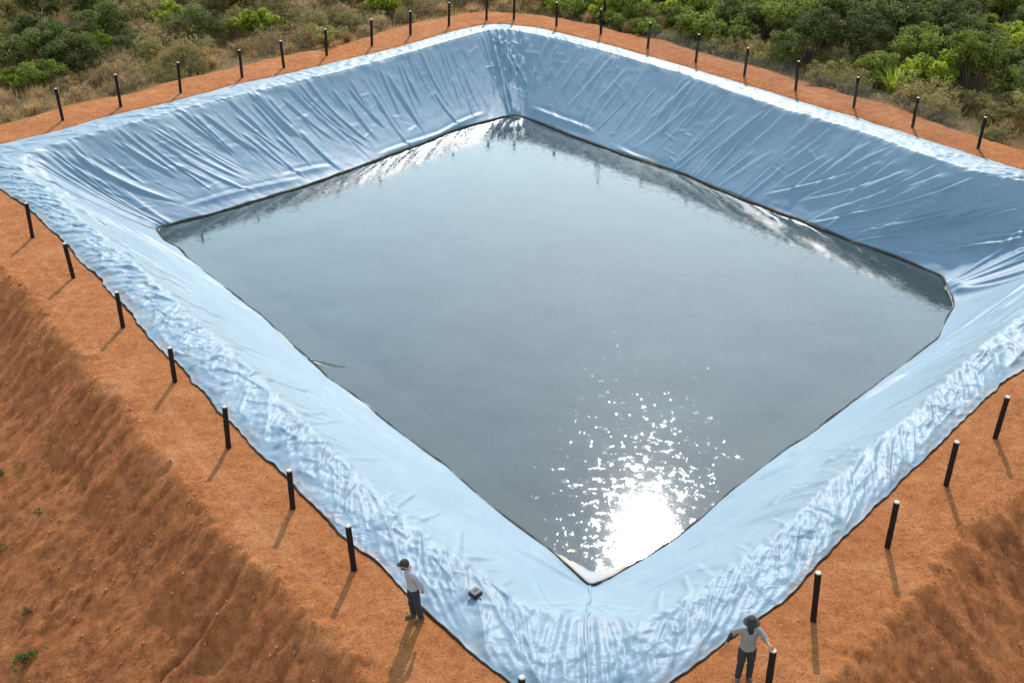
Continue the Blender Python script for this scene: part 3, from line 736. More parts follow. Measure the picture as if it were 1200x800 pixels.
# ------------------------------------------------------------------ people
def loft(rings, seg=14, close=True):
    """rings: (cx, cy, cz, rx, ry)"""
    an = np.arange(seg) / seg * 2 * np.pi; V = []
    for (cx, cy, cz, rx, ry) in rings:
        V.append(np.column_stack([cx + rx * np.cos(an), cy + ry * np.sin(an), np.full(seg, cz)]))
    n = len(V); V = np.concatenate(V); idx = np.arange(n)[:, None] * seg + np.arange(seg)[None]
    q = np.stack([idx[:-1], np.roll(idx, -1, 1)[:-1], np.roll(idx, -1, 1)[1:], idx[1:]], -1).reshape(-1, 4)
    return V, q
def limb(pts, rad, seg=10, sub=5):
    pts = np.array(pts, float); k = np.arange(len(pts)); kk = np.linspace(0, len(pts) - 1, (len(pts) - 1) * sub + 1)
    pp = np.stack([np.interp(kk, k, pts[:, j]) for j in range(3)], 1); rr = np.interp(kk, k, rad)
    for _ in range(2): pp[1:-1] = 0.25 * pp[:-2] + 0.5 * pp[1:-1] + 0.25 * pp[2:]
    rr = rr * (1 + 0.035 * np.sin(kk * 9.0))
    v, q, t = tube(pp, rr, seg); return v, q, t
def join(parts):
    V = []; Q = []; T_ = []; n = 0
    for v, q, *t in parts:
        V.append(v); Q.append(np.asarray(q) + n)
        if t and t[0] is not None: T_.append(np.asarray(t[0]) + n)
        n += len(v)
    return np.concatenate(V), np.concatenate(Q), (np.concatenate(T_) if T_ else None)
def cloth(name, parts, mat, parent, sub=1):
    me = mesh_np(name, *join(parts)); bm = bmesh.new(); bm.from_mesh(me); bmesh.ops.recalc_face_normals(bm, faces=bm.faces[:]); bm.to_mesh(me); bm.free()
    o = link(name, me, mat, parent, smooth=True)
    if sub: md = o.modifiers.new('soft', 'SUBSURF'); md.levels = sub; md.render_levels = sub
    return o
def skin_body(parent, verts, edges, mat):
    names = list(verts); ix = {n: i for i, n in enumerate(names)}
    me = bpy.data.meshes.new('body'); me.from_pydata([verts[n][0] for n in names], [(ix[a], ix[b]) for a, b in edges], [])
    o = link('body', me, mat, parent)
    md = o.modifiers.new('skin', 'SKIN'); md.use_smooth_shade = True
    for i, n in enumerate(names):
        sv = me.skin_vertices[0].data[i]; rr = verts[n][1]; sv.radius = (rr, rr) if not isinstance(rr, tuple) else rr; sv.use_root = (i == 0)
    s2 = o.modifiers.new('sub', 'SUBSURF'); s2.levels = 2; s2.render_levels = 2
    return o
def hand(verts, edges, key, wrist, fdir, across, palmn, curl):
    """palm and five fingers; fdir along fingers, across towards the thumb, palmn out of the palm"""
    w = np.array(wrist, float); f = np.array(fdir, float); f /= np.linalg.norm(f); a = np.array(across, float); a -= f * (a @ f); a /= np.linalg.norm(a)
    n = np.array(palmn, float); n -= f * (n @ f) + a * (n @ a); n /= np.linalg.norm(n)
    verts[key + 'palm'] = (tuple(w + f * 0.045), 0.027); edges.append((key + 'wrist', key + 'palm'))
    for j, (off, ln) in enumerate(((0.030, 0.066), (0.010, 0.075), (-0.010, 0.070), (-0.029, 0.055))):
        p0 = w + f * 0.088 + a * off; c1 = f * math.cos(curl * 0.5) + n * math.sin(curl * 0.5); c2 = f * math.cos(curl * 1.4) + n * math.sin(curl * 1.4)
        p1 = p0 + c1 * ln * 0.5; p2 = p1 + c2 * ln * 0.5
        for s_, pp, rr in (('a', p0, 0.0105), ('b', p1, 0.0095), ('c', p2, 0.0075)): verts['%sf%d%s' % (key, j, s_)] = (tuple(pp), rr)
        edges += [(key + 'palm', '%sf%da' % (key, j)), ('%sf%da' % (key, j), '%sf%db' % (key, j)), ('%sf%db' % (key, j), '%sf%dc' % (key, j))]
    t0 = w + f * 0.035 + a * 0.036; t1 = t0 + (f * 0.6 + a * 0.6 + n * 0.4) * 0.034; t2 = t1 + (f * 0.8 + a * 0.15 + n * 0.5) * 0.028
    for s_, pp, rr in (('t0', t0, 0.0125), ('t1', t1, 0.0105), ('t2', t2, 0.0085)): verts[key + s_] = (tuple(pp), rr)
    edges += [(key + 'palm', key + 't0'), (key + 't0', key + 't1'), (key + 't1', key + 't2')]

M['skin'] = mat_simple('skin', (0.30, 0.16, 0.10), 0.55, 0.08, 12)
M['navy'] = mat_simple('navy_trousers', (0.020, 0.024, 0.036), 0.85, 0.3, 18)
M['lav'] = mat_simple('pale_lavender_shirt', (0.27, 0.27, 0.335), 0.85, 0.08, 14)
M['grey'] = mat_simple('light_grey_shirt', (0.19, 0.185, 0.19), 0.85, 0.10, 14)
M['darkcloth'] = mat_simple('dark_cloth', (0.025, 0.025, 0.024), 0.9, 0.3, 20)
M['shoe'] = mat_simple('brown_shoe', (0.09, 0.060, 0.038), 0.7, 0.3, 20)
M['eye'] = mat_simple('eye', (0.02, 0.015, 0.012), 0.2, 0.1, 20)

def person(loc, rz, lean, head_down, legs, arms, shirt, sleeve_len, hat, scarf, label):
    t = empty('person', loc, rz)
    def L(z): return -lean * max(0, z - 0.95)            # forward lean of the upper body (forward is -Y)
    hy = L(1.5) - head_down * 0.5
    V = {}; E_ = []
    V['pelvis'] = ((0, 0, 0.95), 0.085); V['belly'] = ((0, L(1.1), 1.10), 0.085); V['chest'] = ((0, L(1.28), 1.28), 0.09); V['upper'] = ((0, L(1.38), 1.36), 0.062)
    V['neck'] = ((0, L(1.46) - head_down * .2, 1.455), 0.050); V['jaw'] = ((0, hy - 0.022 - head_down * 0.2, 1.525 - head_down * .1), 0.060)
    V['skull'] = ((0, hy - 0.006 - head_down * .25, 1.60 - head_down * .15), 0.080); V['crown'] = ((0, hy + 0.005 - head_down * .3, 1.655 - head_down * .2), 0.058)
    V['nose'] = ((0, hy - 0.105 - head_down * .2, 1.555 - head_down * .25), 0.012)
    V['ear1'] = ((0.082, hy, 1.575 - head_down * .12), 0.014); V['ear2'] = ((-0.082, hy, 1.575 - head_down * .12), 0.014)
    E_ += [('pelvis', 'belly'), ('belly', 'chest'), ('chest', 'upper'), ('upper', 'neck'), ('neck', 'jaw'), ('jaw', 'skull'), ('skull', 'crown'), ('skull', 'nose'), ('skull', 'ear1'), ('skull', 'ear2')]
    tro = [loft([(0, L(1.02), 1.02, .150, .112), (0, 0, .95, .162, .122), (0, 0, .88, .168, .125), (0, 0, .82, .150, .115)])]
    for k, (hip, knee, ank, toe) in legs.items():
        V[k + 'hip'] = (hip, 0.066); V[k + 'knee'] = (knee, 0.040); V[k + 'ank'] = (ank, 0.036); V[k + 'toe'] = (toe, 0.034)
        E_ += [('pelvis', k + 'hip'), (k + 'hip', k + 'knee'), (k + 'knee', k + 'ank'), (k + 'ank', k + 'toe')]
        kn = np.array(knee); an = np.array(ank)
        tro.append(limb([np.array(hip) + (0, 0, .03), 0.5 * (np.array(hip) + kn), kn, 0.5 * (kn + an), an + (0, 0, -0.015)], [0.104, 0.096, 0.080, 0.072, 0.066], 12))
    sh = [loft([(0, L(.90), 0.90, .168, .130), (0, L(.98), .98, .164, .128), (0, L(1.10), 1.10, .160, .122), (0, L(1.22), 1.22, .175, .128), (0, L(1.32), 1.32, .185, .122), (0, L(1.39), 1.39, .168, .100), (0, L(1.43), 1.430, .105, .078), (0, L(1.455), 1.462, .062, .060)], 16)]
    for k, (shd, elb, wri, fd, ac, pn, curl) in arms.items():
        V[k + 'shd'] = (tuple(np.array(shd) * (0.9, 1, 1) + (0, 0, -.012)), 0.042); V[k + 'elb'] = (elb, 0.034); V[k + 'wrist'] = (wri, 0.026)
        E_ += [('upper', k + 'shd'), (k + 'shd', k + 'elb'), (k + 'elb', k + 'wrist')]
        hand(V, E_, k, wri, fd, ac, pn, curl)
        s0 = np.array(shd) * (0.55, 1, 1) + (0, 0, -.01); e = np.array(elb); w = np.array(wri); q = sleeve_len[k]
        pts = [s0, np.array(shd) * (.98, 1, 1) + (0, 0, -.01), 0.5 * (np.array(shd) + e), e]; rd = [0.075, 0.076, 0.066, 0.058]
        if q > 0: pts += [e + (w - e) * q * .5, e + (w - e) * q]; rd += [0.052, 0.046]
        sh.append(limb(pts, rd, 10))
    skin_body(t, V, E_, M['skin'])
    cloth('trousers', tro, M['navy'], t)
    cloth('shirt', sh, M[shirt], t)
    for k, (hip, knee, ank, toe) in legs.items():
        a_ = np.array(ank); tt = np.array(toe); d = (tt - a_); d[2] = 0; d /= np.linalg.norm(d); b0 = a_ - d * 0.065; 
        base = np.array([b0 * (1, 1, 0) + (0, 0, .045), a_ * (1, 1, 0) + (0, 0, .060), a_ * (1, 1, 0) + d * .08 + (0, 0, .048), tt * (1, 1, 0) + d * 0.03 + (0, 0, .034)])
        cloth('shoe', [limb(base, [0.040, 0.050, 0.046, 0.032], 10)], M['shoe'], t)
    for sx in (-1, 1):
        bm = bmesh.new(); bmesh.ops.create_icosphere(bm, subdivisions=2, radius=0.012); me = bpy.data.meshes.new('eye'); bm.to_mesh(me); bm.free()
        e_ = link('eye', me, M['eye'], t, True); e_.location = (0.032 * sx, hy - 0.082 - head_down * .2, 1.592 - head_down * .2)
    cy = hy - 0.004 - head_down * .28; cz = 1.60 - head_down * .15
    hr = cloth('hair', [loft([(0, cy + .028, cz - .055, .074, .066), (0, cy + .018, cz - .01, .090, .088), (0, cy + .012, cz + .04, .092, .096), (0, cy + .010, cz + .085, .070, .074), (0, cy + .010, cz + .103, .028, .030)])], M['darkcloth'], t)
    if hat == 'cap':
        cp = cloth('cap', [loft([(0, cy, cz + .025, .099, .108), (0, cy, cz + .07, .095, .102), (0, cy, cz + .105, .070, .076), (0, cy, cz + .122, .025, .027), (0, cy, cz + .124, .003, .003)])], M['darkcloth'], t)
        cloth('cap_peak', [loft([(0, cy - .09, cz + .016, .003, .003), (0, cy - .095, cz + .018, .078, .075), (0, cy - .095, cz + .028, .080, .078), (0, cy - .09, cz + .034, .060, .06), (0, cy - .09, cz + .036, .003, .003)])], M['darkcloth'], t)
        cloth('face_mask', [loft([(0, hy - .036 - head_down * .2, 1.495 - head_down * .2, .055, .056), (0, hy - .036 - head_down * .2, 1.525 - head_down * .2, .067, .066), (0, hy - .03 - head_down * .2, 1.556 - head_down * .2, .070, .070)])], M['darkcloth'], t)
    if hat == 'brim':
        cloth('hat', [loft([(0, cy, cz + .030, .100, .108), (0, cy - .01, cz + .020, .172, .180), (0, cy - .01, cz + .027, .174, .182), (0, cy, cz + .045, .104, .112), (0, cy, cz + .10, .096, .104), (0, cy, cz + .145, .080, .086), (0, cy, cz + .150, .030, .032), (0, cy, cz + .148, .003, .003)], 20)], M['darkcloth'], t)
    if scarf:
        cloth('neck_scarf', [loft([(0, L(1.40) - .03, 1.36, .085, .088), (0, L(1.42) - .02, 1.42, .082, .080), (0, hy - .018, 1.475, .070, .072), (0, hy - .026, 1.535, .068, .070), (0, hy - .024, 1.560, .066, .068)])], M['darkcloth'], t)
    tag(t, label, 'person', 'people standing on the soil bank')
    return t, V
# person beside the left bank, side-on, looking down
x1, y1 = -2.10, 19.45
p1, _ = person((x1, y1, gz_at(x1, y1)), R(-66), 0.16, 0.09,
    {'r': ((-.085, 0, .90), (-.090, -.035, .49), (-.095, 0.01, .085), (-.11, -.15, .035)), 'l': ((.085, 0, .90), (.085, .045, .49), (.085, .12, .085), (.09, -.035, .035))},
    {'r': ((-.175, -.07, 1.385), (-.225, .035, 1.13), (-.185, .065, .88), (0.15, .1, -1), (0, -1, 0), (1, 0, 0), 0.5),
     'l': ((.175, -.06, 1.385), (.235, .10, 1.14), (.175, .15, .91), (-.2, .1, -1), (0, -1, 0), (-1, 0, 0), 0.5)},
    'lav', {'r': 0.9, 'l': 0.9}, 'cap', False, 'person in pale lavender shirt and dark trousers standing side-on, looking down')
# person facing the camera with a hand on the post
x2, y2 = 4.70, 17.67; zb = gz_at(x2, y2); pz = gz_at(5.08, 17.19) + 1.27
top = np.array([5.08 - x2, 17.19 - y2, pz - zb + 0.03])
wr = top + np.array([-.075, .085, 0.045])
p2, _ = person((x2, y2, zb), 0.0, 0.03, 0.03,
    {'r': ((-.085, 0, .90), (-.105, -.02, .49), (-.12, 0.02, .085), (-.155, -.13, .035)), 'l': ((.085, 0, .90), (.10, -.015, .49), (.105, .03, .085), (.135, -.12, .035))},
    {'l': ((.175, -.005, 1.385), (.30, -.19, 1.27), tuple(wr), (.6, -.75, -.30), (-.8, -.4, .1), (0, -.2, -1), 1.0),
     'r': ((-.175, -.005, 1.385), (-.34, .03, 1.28), (-.44, -.08, 1.13), (-.4, -.3, -.9), (0.3, -1, 0), (1, 0, 0), 0.7)},
    'grey', {'l': 0.35, 'r': 0.0}, 'brim', True, 'person in brimmed hat and grey shirt resting a hand on a post')
gl = cloth('arm_sleeve', [limb([(-.325, .032, 1.290), (-.385, -.02, 1.215), (-.445, -.085, 1.130)], [0.047, 0.043, 0.036], 10)], M['darkcloth'], p2)

# ------------------------------------------------------------------ plants
def leaves(centers, rads, per, ll, lw, rs, up=0.5, flat=0.7):
    n = len(centers) * per; ci = np.repeat(np.arange(len(centers)), per)
    off = rs.normal(size=(n, 3)); off /= np.linalg.norm(off, axis=1)[:, None]; off *= (rs.random(n) ** 0.45)[:, None] * rads[ci][:, None]; off[:, 2] *= flat
    p = centers[ci] + off; p[:, 2] = np.maximum(p[:, 2], 0.05)
    nn = off / (np.linalg.norm(off, axis=1)[:, None] + 1e-6) * 0.6 + np.array([0, 0, up]) + rs.normal(size=(n, 3)) * 0.55
    nn /= np.linalg.norm(nn, axis=1)[:, None]
    d = np.cross(nn, rs.normal(size=(n, 3))); d /= np.linalg.norm(d, axis=1)[:, None]; sdv = np.cross(nn, d)
    l_ = ll * rs.uniform(0.6, 1.4, n)[:, None]; w_ = lw * rs.uniform(0.7, 1.3, n)[:, None]
    v = np.stack([p - d * l_ * .5, p + sdv * w_ * .5 - d * l_ * 0.05, p + d * l_ * .5, p - sdv * w_ * .5 - d * l_ * 0.05], 1).reshape(-1, 3)
    cv = np.clip(rs.normal(0.45, 0.16, len(centers))[ci] + rs.normal(0, 0.18, n), 0, 1)
    return v, np.arange(n * 4).reshape(-1, 4), np.repeat(cv, 4)
def branch_tubes(targets, rs, r0, base_spread=0.12):
    parts = []
    for c in targets:
        b = np.array([rs.normal(0, base_spread), rs.normal(0, base_spread), -0.15]); k = np.linspace(0, 1, 5)[:, None]
        pth = b * (1 - k) + c * k + np.array([0, 0, 1]) * (np.sin(k * np.pi) * 0.15) + rs.normal(0, 0.05, (5, 3)) * k
        parts.append(tube(pth, np.linspace(r0, r0 * 0.3, 5), 4))
    return join(parts)
def make_bush(seed, rx, h, nclump, per, ll, lw, trunk=0.0, r0=0.035, clr=0.34, low=0.12):
    rs = np.random.default_rng(seed); C = []; ra = []
    lob = rs.normal(size=(5, 3)); lob[:, 2] = np.abs(lob[:, 2]); lob /= np.linalg.norm(lob, axis=1)[:, None]; lw_ = rs.uniform(0.75, 1.15, 5)
    for i in range(nclump):
        d = rs.normal(size=3); d[2] = abs(d[2]) if rs.random() < 0.8 else -0.4 * abs(d[2]); d /= np.linalg.norm(d)
        k = (0.52 + 0.62 * np.max(lw_ * np.maximum(lob @ d, 0) ** 3)) * (rs.random() ** 0.42)
        hh = h * (1 - trunk)
        C.append((d[0] * rx * k, d[1] * rx * k, h * trunk + hh * (low + 0.40) * 0.9 + d[2] * hh * 0.52 * k)); ra.append(rx * clr * rs.uniform(0.35, 1.15))
    C = np.array(C); ra = np.array(ra)
    v, q, var = leaves(C, ra, per, ll, lw, rs)
    me = mesh_np('foliage', v, q); set_attr(me, 'var', var)
    sel = rs.permutation(nclump)[:9]
    sme = mesh_np('stem', *branch_tubes(C[sel], rs, r0))
    return me, sme
def make_spiky(seed, h, n, w):
    rs = np.random.default_rng(seed); V = []; Q = []; var = []
    for i in range(n):
        az = rs.uniform(0, 2 * np.pi); ln = h * rs.uniform(0.6, 1.15); sp = rs.uniform(0.15, 0.75); dr = np.array([np.cos(az), np.sin(az), 0]); sd_ = np.array([-dr[1], dr[0], 0])
        k0 = len(V); c = np.clip(rs.normal(.5, .2), 0, 1); b = rs.normal(0, 0.10, 3) * (1, 1, 0)
        for j in range(5):
            k = j / 4; p = b + dr * ln * sp * k ** 1.6 * 1.1 + np.array([0, 0, ln * (k - sp * 0.55 * k ** 2.4)]); ww = w * (1 - k) ** 0.7 * (0.6 + k) + 0.002
            V += [p - sd_ * ww, p + sd_ * ww]; var += [c, c]
        for j in range(4): Q.append((k0 + 2 * j, k0 + 2 * j + 1, k0 + 2 * j + 3, k0 + 2 * j + 2))
    me = mesh_np('blades', np.array(V), np.array(Q)); set_attr(me, 'var', np.array(var)); return me
def make_scrub(seed, rx, h, ntw, nclump, per, ll, lw):
    rs = np.random.default_rng(seed); parts = []; tips = []
    for i in range(ntw):
        az = rs.uniform(0, 2 * np.pi); k = rs.random() ** 0.6; tip = np.array([np.cos(az) * rx * k, np.sin(az) * rx * k, h * rs.uniform(0.45, 1.05) * (1 - 0.4 * k * k)])
        b = np.array([rs.normal(0, .15), rs.normal(0, .15), -0.1]); kk = np.linspace(0, 1, 4)[:, None]
        pth = b * (1 - kk) + tip * kk + rs.normal(0, 0.06, (4, 3)) * kk; parts.append(tube(pth, np.linspace(0.016, 0.005, 4), 3)); tips.append(tip)
        for m_ in range(2):
            e = tip + rs.normal(0, 0.25, 3); parts.append(tube(np.array([pth[2], 0.5 * (pth[2] + e) + rs.normal(0, .04, 3), e]), np.array([0.008, 0.006, 0.003]), 3)); tips.append(e)
    sme = mesh_np('twigs', *join(parts)); tips = np.array(tips); tips[:, 2] = np.maximum(tips[:, 2], .1)
    sel = rs.permutation(len(tips))[:nclump]
    v, q, var = leaves(tips[sel] * (0.9, 0.9, 0.92), np.full(nclump, 0.24), per, ll, lw, rs)
    me = mesh_np('foliage', v, q); set_attr(me, 'var', var); return me, sme

KINDS = {}
def reg(kind, meshes, fm, sm): 
    for f, s_ in meshes:
        f.materials.append(M[fm])
        if s_ is not None: s_.materials.append(M[sm])
    KINDS[kind] = meshes
reg('green', [make_bush(100 + i, 1.35, 1.9, 34, 150, 0.15, 0.085) for i in range(3)], 'green', 'bark')
reg('bright', [make_bush(120 + i, 1.25, 1.8, 34, 140, 0.17, 0.10) for i in range(3)], 'bright', 'bark')
reg('darkg', [make_bush(140 + i, 1.5, 2.4, 40, 150, 0.14, 0.075) for i in range(3)], 'darkg', 'bark')
reg('olive', [make_bush(160 + i, 1.3, 1.6, 34, 130, 0.12, 0.055) for i in range(3)], 'olive', 'bark')
reg('tree', [make_bush(180 + i, 1.9, 4.2, 60, 150, 0.16, 0.085, 0.18, 0.08, 0.30) for i in range(3)], 'darkg', 'bark')
reg('gtree', [make_bush(200 + i, 1.8, 3.6, 56, 140, 0.16, 0.085, 0.15, 0.07, 0.30) for i in range(2)], 'green', 'bark')
reg('dry', [make_scrub(220 + i, 1.1, 1.2, 70, 120, 14, 0.09, 0.035) for i in range(4)], 'dry', 'twig')
reg('greyscrub', [make_scrub(240 + i, 1.2, 1.4, 60, 150, 22, 0.10, 0.05) for i in range(3)], 'olive', 'twig')
reg('spiky', [(make_spiky(260 + i, 1.7, 170, 0.028), None) for i in range(2)], 'bright', 'bark')
reg('drygrass', [(make_spiky(280 + i, 0.85, 220, 0.011), None) for i in range(3)], 'dry', 'bark')
NAMES = {'green': ('leafy_bush', 'mid green leafy bush', 'bush'), 'bright': ('leafy_bush', 'bright yellow-green bush', 'bush'), 'darkg': ('leafy_bush', 'dark green dense bush', 'bush'),
         'olive': ('scrub_bush', 'dull olive bush', 'bush'), 'tree': ('small_tree', 'dark green small tree', 'tree'), 'gtree': ('small_tree', 'mid green small tree', 'tree'),
         'dry': ('dry_scrub', 'dry brown twiggy scrub', 'shrub'), 'greyscrub': ('dry_scrub', 'grey-green twiggy scrub', 'shrub'), 'spiky': ('spiky_plant', 'spiky bright green clump', 'plant'), 'drygrass': ('grass_tuft', 'dry tan grass tuft', 'grass')}
PARTS = {'green': ('crown', 'trunk'), 'tree': ('crown', 'trunk'), 'gtree': ('crown', 'trunk'), 'bright': ('crown', 'trunk'), 'darkg': ('crown', 'trunk'), 'olive': ('crown', 'trunk'), 'dry': ('leaves', 'twigs'), 'greyscrub': ('leaves', 'twigs'), 'spiky': ('blades', None), 'drygrass': ('blades', None)}
rv_ = np.random.default_rng(77)
PLANTS = []
def plant(kind, x, y, s_, sz=None):
    f, st = KINDS[kind][rv_.integers(len(KINDS[kind]))]
    nm = NAMES[kind][0]; sz = sz or s_ * rv_.uniform(0.85, 1.15); pn = PARTS[kind]
    loc = (x, y, gz_at(x, y) - 0.04); rot = rv_.uniform(0, 6.28)
    if st is None:
        t = bpy.data.objects.new(nm, f); COL.objects.link(t); t.location = loc; t.rotation_euler = (0, 0, rot); t.scale = (s_, s_, sz)
    else:
        t = empty(nm, loc, rot); t.scale = (s_, s_, sz)
        a_ = bpy.data.objects.new(pn[0], f); COL.objects.link(a_); a_.parent = t
        b_ = bpy.data.objects.new(pn[1], st); COL.objects.link(b_); b_.parent = t
    PLANTS.append((t, kind, x, y, s_)); return t
CAMP, CAMF = R(29.7), 1400.0
def frame_pos(x, y, z):
    """where a point falls in the photograph, used only to leave out plants nobody can see"""
    dy = y * math.cos(CAMP) - (z - 18) * math.sin(CAMP); up = y * math.sin(CAMP) + (z - 18) * math.cos(CAMP)
    return 600 + CAMF * x / dy, 400 - CAMF * up / dy
HAND = [('bright', 20.5, 57.2, 1.25), ('bright', 25.6, 64.5, 1.5), ('bright', 27.4, 62.0, 1.2), ('bright', -14.3, 67.2, 1.05), ('bright', -19.7, 68.3, 1.15), ('bright', 14.3, 70.2, 1.4), ('bright', 10.2, 69.3, 1.3),
        ('green', 7.0, 69.0, 1.1), ('bright', 5.2, 69.6, 0.9), ('tree', 15.6, 62.0, 0.85), ('tree', 18.0, 61.6, 0.85), ('tree', 17.2, 65.4, 1.05), ('tree', 20.6, 64.2, 1.05), ('spiky', 18.6, 56.6, 1.1), ('green', 18.2, 58.4, 0.9),
        ('darkg', -24.2, 62.6, 1.0), ('darkg', -22.4, 66.2, 1.1), ('darkg', -17.4, 66.4, 0.95), ('tree', -27.6, 69.5, 0.9), ('olive', 22.3, 52.8, 0.9), ('bright', 2.6, 71.0, 0.7), ('bright', -7.4, 71.0, 1.0), ('tree', 12.2, 66.0, 0.8), ('tree', 23.2, 60.4, 1.0), ('green', 24.6, 56.5, 1.0), ('olive', 21.4, 54.6, 0.85)]
taken = []
for k, x, y, s_ in HAND: plant(k, x, y, s_); taken.append((x, y, s_ * 1.0))
cand = []
for x in np.arange(-44, 44, 1.35):
    for y in np.arange(46, 88, 1.35): cand.append((x + rv_.uniform(-.6, .6), y + rv_.uniform(-.6, .6)))
cand = np.array(cand); csd, carc = poly_dist(cand); rv_.shuffle(idxs := np.arange(len(cand)))
left_w = [('dry', .34), ('drygrass', .24), ('greyscrub', .26), ('olive', .14), ('darkg', .02)]
leftfar_w = [('dry', .16), ('greyscrub', .26), ('olive', .26), ('green', .07), ('darkg', .13), ('bright', .03), ('tree', .05), ('drygrass', .05)]
right_w = [('green', .22), ('darkg', .18), ('olive', .18), ('greyscrub', .10), ('bright', .07), ('tree', .12), ('gtree', .13)]
redge_w = [('green', .24), ('olive', .26), ('greyscrub', .22), ('bright', .08), ('drygrass', .12), ('darkg', .08)]
def pick(w):
    k = [a_ for a_, _ in w]; p = np.array([b_ for _, b_ in w]); return k[rv_.choice(len(k), p=p / p.sum())]
SIZE = {'green': (0.7, 1.25), 'bright': (0.6, 1.05), 'darkg': (0.7, 1.25), 'olive': (0.6, 1.2), 'tree': (0.7, 1.0), 'gtree': (0.7, 1.0), 'dry': (0.6, 1.15), 'greyscrub': (0.6, 1.15), 'spiky': (0.6, 1), 'drygrass': (0.7, 1.25)}
REACH = {'tree': 1.4, 'gtree': 1.35, 'drygrass': 0.5, 'dry': 0.85, 'greyscrub': 0.9}
for i in idxs:
    x, y = cand[i]; s0 = csd[i]
    if s0 < 3.0 or y < 40: continue
    left = x < 1.5 - 0.05 * (y - 68)
    w = (left_w if s0 < 8 else leftfar_w) if left else (redge_w if s0 < 4.4 else right_w)
    k = pick(w); s_ = rv_.uniform(*SIZE[k]) * (0.8 if s0 < 4.2 else 1.0)
    rad = REACH.get(k, 1.05) * s_
    if s0 < 2.55 + rad * 0.75: continue
    if left and s0 < 9 and rv_.random() < 0.25: continue
    if any((x - a_) ** 2 + (y - b_) ** 2 < (0.70 * (rad + c_)) ** 2 for a_, b_, c_ in taken): continue
    fx_, fy_ = frame_pos(x, y, -0.8); _, ft = frame_pos(x, y, -0.8 + 2.0 * s_)
    if fx_ < -60 or fx_ > 1260 or fy_ < -6: continue
    plant(k, x, y, s_); taken.append((x, y, rad))
# labels: each plant by its look, its row and the nearest far post
FP = np.array([[p[0], p[1]] for p in FAR_POSTS])
def post_name(i): return ('%s far-left post' % ORD[i]) if i < 10 else ('%s far-right post' % ORD[19 - i])
bylab = {}
for t, kind, x, y, s_ in PLANTS:
    d0 = float(poly_dist(np.array([[x, y]]))[0][0]); px = x / y
    i = int(np.argmin(np.abs(FP[:, 0] / FP[:, 1] - px)))
    row = 'at the soil edge' if d0 < 5 else ('in the second row' if d0 < 8.5 else ('further back' if d0 < 13 else 'near the top edge'))
    big = 'broad ' if s_ > 0.95 else ('small ' if s_ < 0.72 else '')
    bylab.setdefault((big + NAMES[kind][1], row, i), []).append((px, t, kind))
WHICH = {1: [''], 2: ['left of two, ', 'right of two, '], 3: ['leftmost of three, ', 'middle of three, ', 'rightmost of three, ']}
for (look, row, i), lst in bylab.items():
    lst.sort(key=lambda q: q[0])
    for j, (_, t, kind) in enumerate(lst):
        w = WHICH.get(len(lst), ['%s of several, ' % ORD[k] for k in range(12)])[j]
        tag(t, '%s %s, %sbehind %s' % (look, row, w, post_name(i)), NAMES[kind][2], 'wild plants beyond the far banks')

# bare pole rising behind a far post
pv = tube(np.array([(0, 0, -0.3), (0.0, 0, 1.2), (0.02, 0, 2.6), (0.0, 0, 3.9)]), np.array([0.07, 0.065, 0.055, 0.045]), 8)
bp_ = link('wooden_pole', mesh_np('pole', *pv), M['post'], smooth=True); bp_.location = (5.25, 68.3, gz_at(5.25, 68.3))
tag(bp_, 'tall thin dark pole rising among bushes behind a far right post', 'pole')

# weeds at the foot of the left embankment
for j, (x, y, s_, lab) in enumerate(((-11.9, 21.5, 0.62, 'largest low green weed at the bottom left corner of the embankment'), (-13.9, 25.3, 0.40, 'small green weed at the left edge low on the embankment'),
        (-14.7, 27.9, 0.30, 'tiny green weed at the left edge, highest up the embankment'), (-12.3, 22.9, 0.26, 'tiny green weed just above the largest bottom left weed'), (-12.9, 26.0, 0.22, 'tiny grey-green weed on the embankment below the dark bank shoulder'))):
    f, st = make_bush(300 + j, 0.75, 0.6, 14, 60, 0.10, 0.05, 0.0, 0.012)
    f.materials.append(M['weed']); st.materials.append(M['bark'])
    t = empty('weed', (x, y, gz_at(x, y) - 0.02), j); t.scale = (s_, s_, s_ * 0.9)
    for nm, me in (('leaves', f), ('stem', st)):
        c_ = bpy.data.objects.new(nm, me); COL.objects.link(c_); c_.parent = t
    tag(t, lab, 'weed', 'weeds on the embankment')

# low dry grass and litter beyond the far banks: uncountable
rs = np.random.default_rng(91); n = 190000
gxp = np.column_stack([rs.uniform(-46, 46, n), rs.uniform(44, 92, n)])
gsd, garc = poly_dist(gxp); dens = 0.55 + 0.6 * perlin(gxp[:, 0] * .4, gxp[:, 1] * .4, 61) + 0.4 * perlin(gxp[:, 0] * 1.5, gxp[:, 1] * 1.5, 62)
keep = (gsd > 2.75 + 0.4 * perlin(gxp[:, 0] * .8, gxp[:, 1] * .8, 63)) & (rs.random(n) < dens) & (np.abs(gxp[:, 0]) < gxp[:, 1] * 0.47 + 2)
gxp = gxp[keep]; n = len(gxp); z0 = ground_z(gxp[:, 0], gxp[:, 1], gsd[keep], garc[keep])[0]
hgt = rs.uniform(0.12, 0.55, n) * (0.6 + 1.0 * np.clip(gsd[keep] - 3, 0, 3) / 3); az = rs.uniform(0, 6.28, n); wd = rs.uniform(0.012, 0.03, n)
b = np.column_stack([gxp, z0 - 0.02]); sdv = np.column_stack([np.cos(az), np.sin(az), np.zeros(n)]) * wd[:, None]
tipv = b + np.column_stack([rs.normal(0, .35, n), rs.normal(0, .35, n), np.ones(n)]) * hgt[:, None]
gv = np.stack([b - sdv, b + sdv, tipv], 1).reshape(-1, 3)
gm = mesh_np('dry_grass', gv, None, np.arange(n * 3).reshape(-1, 3))
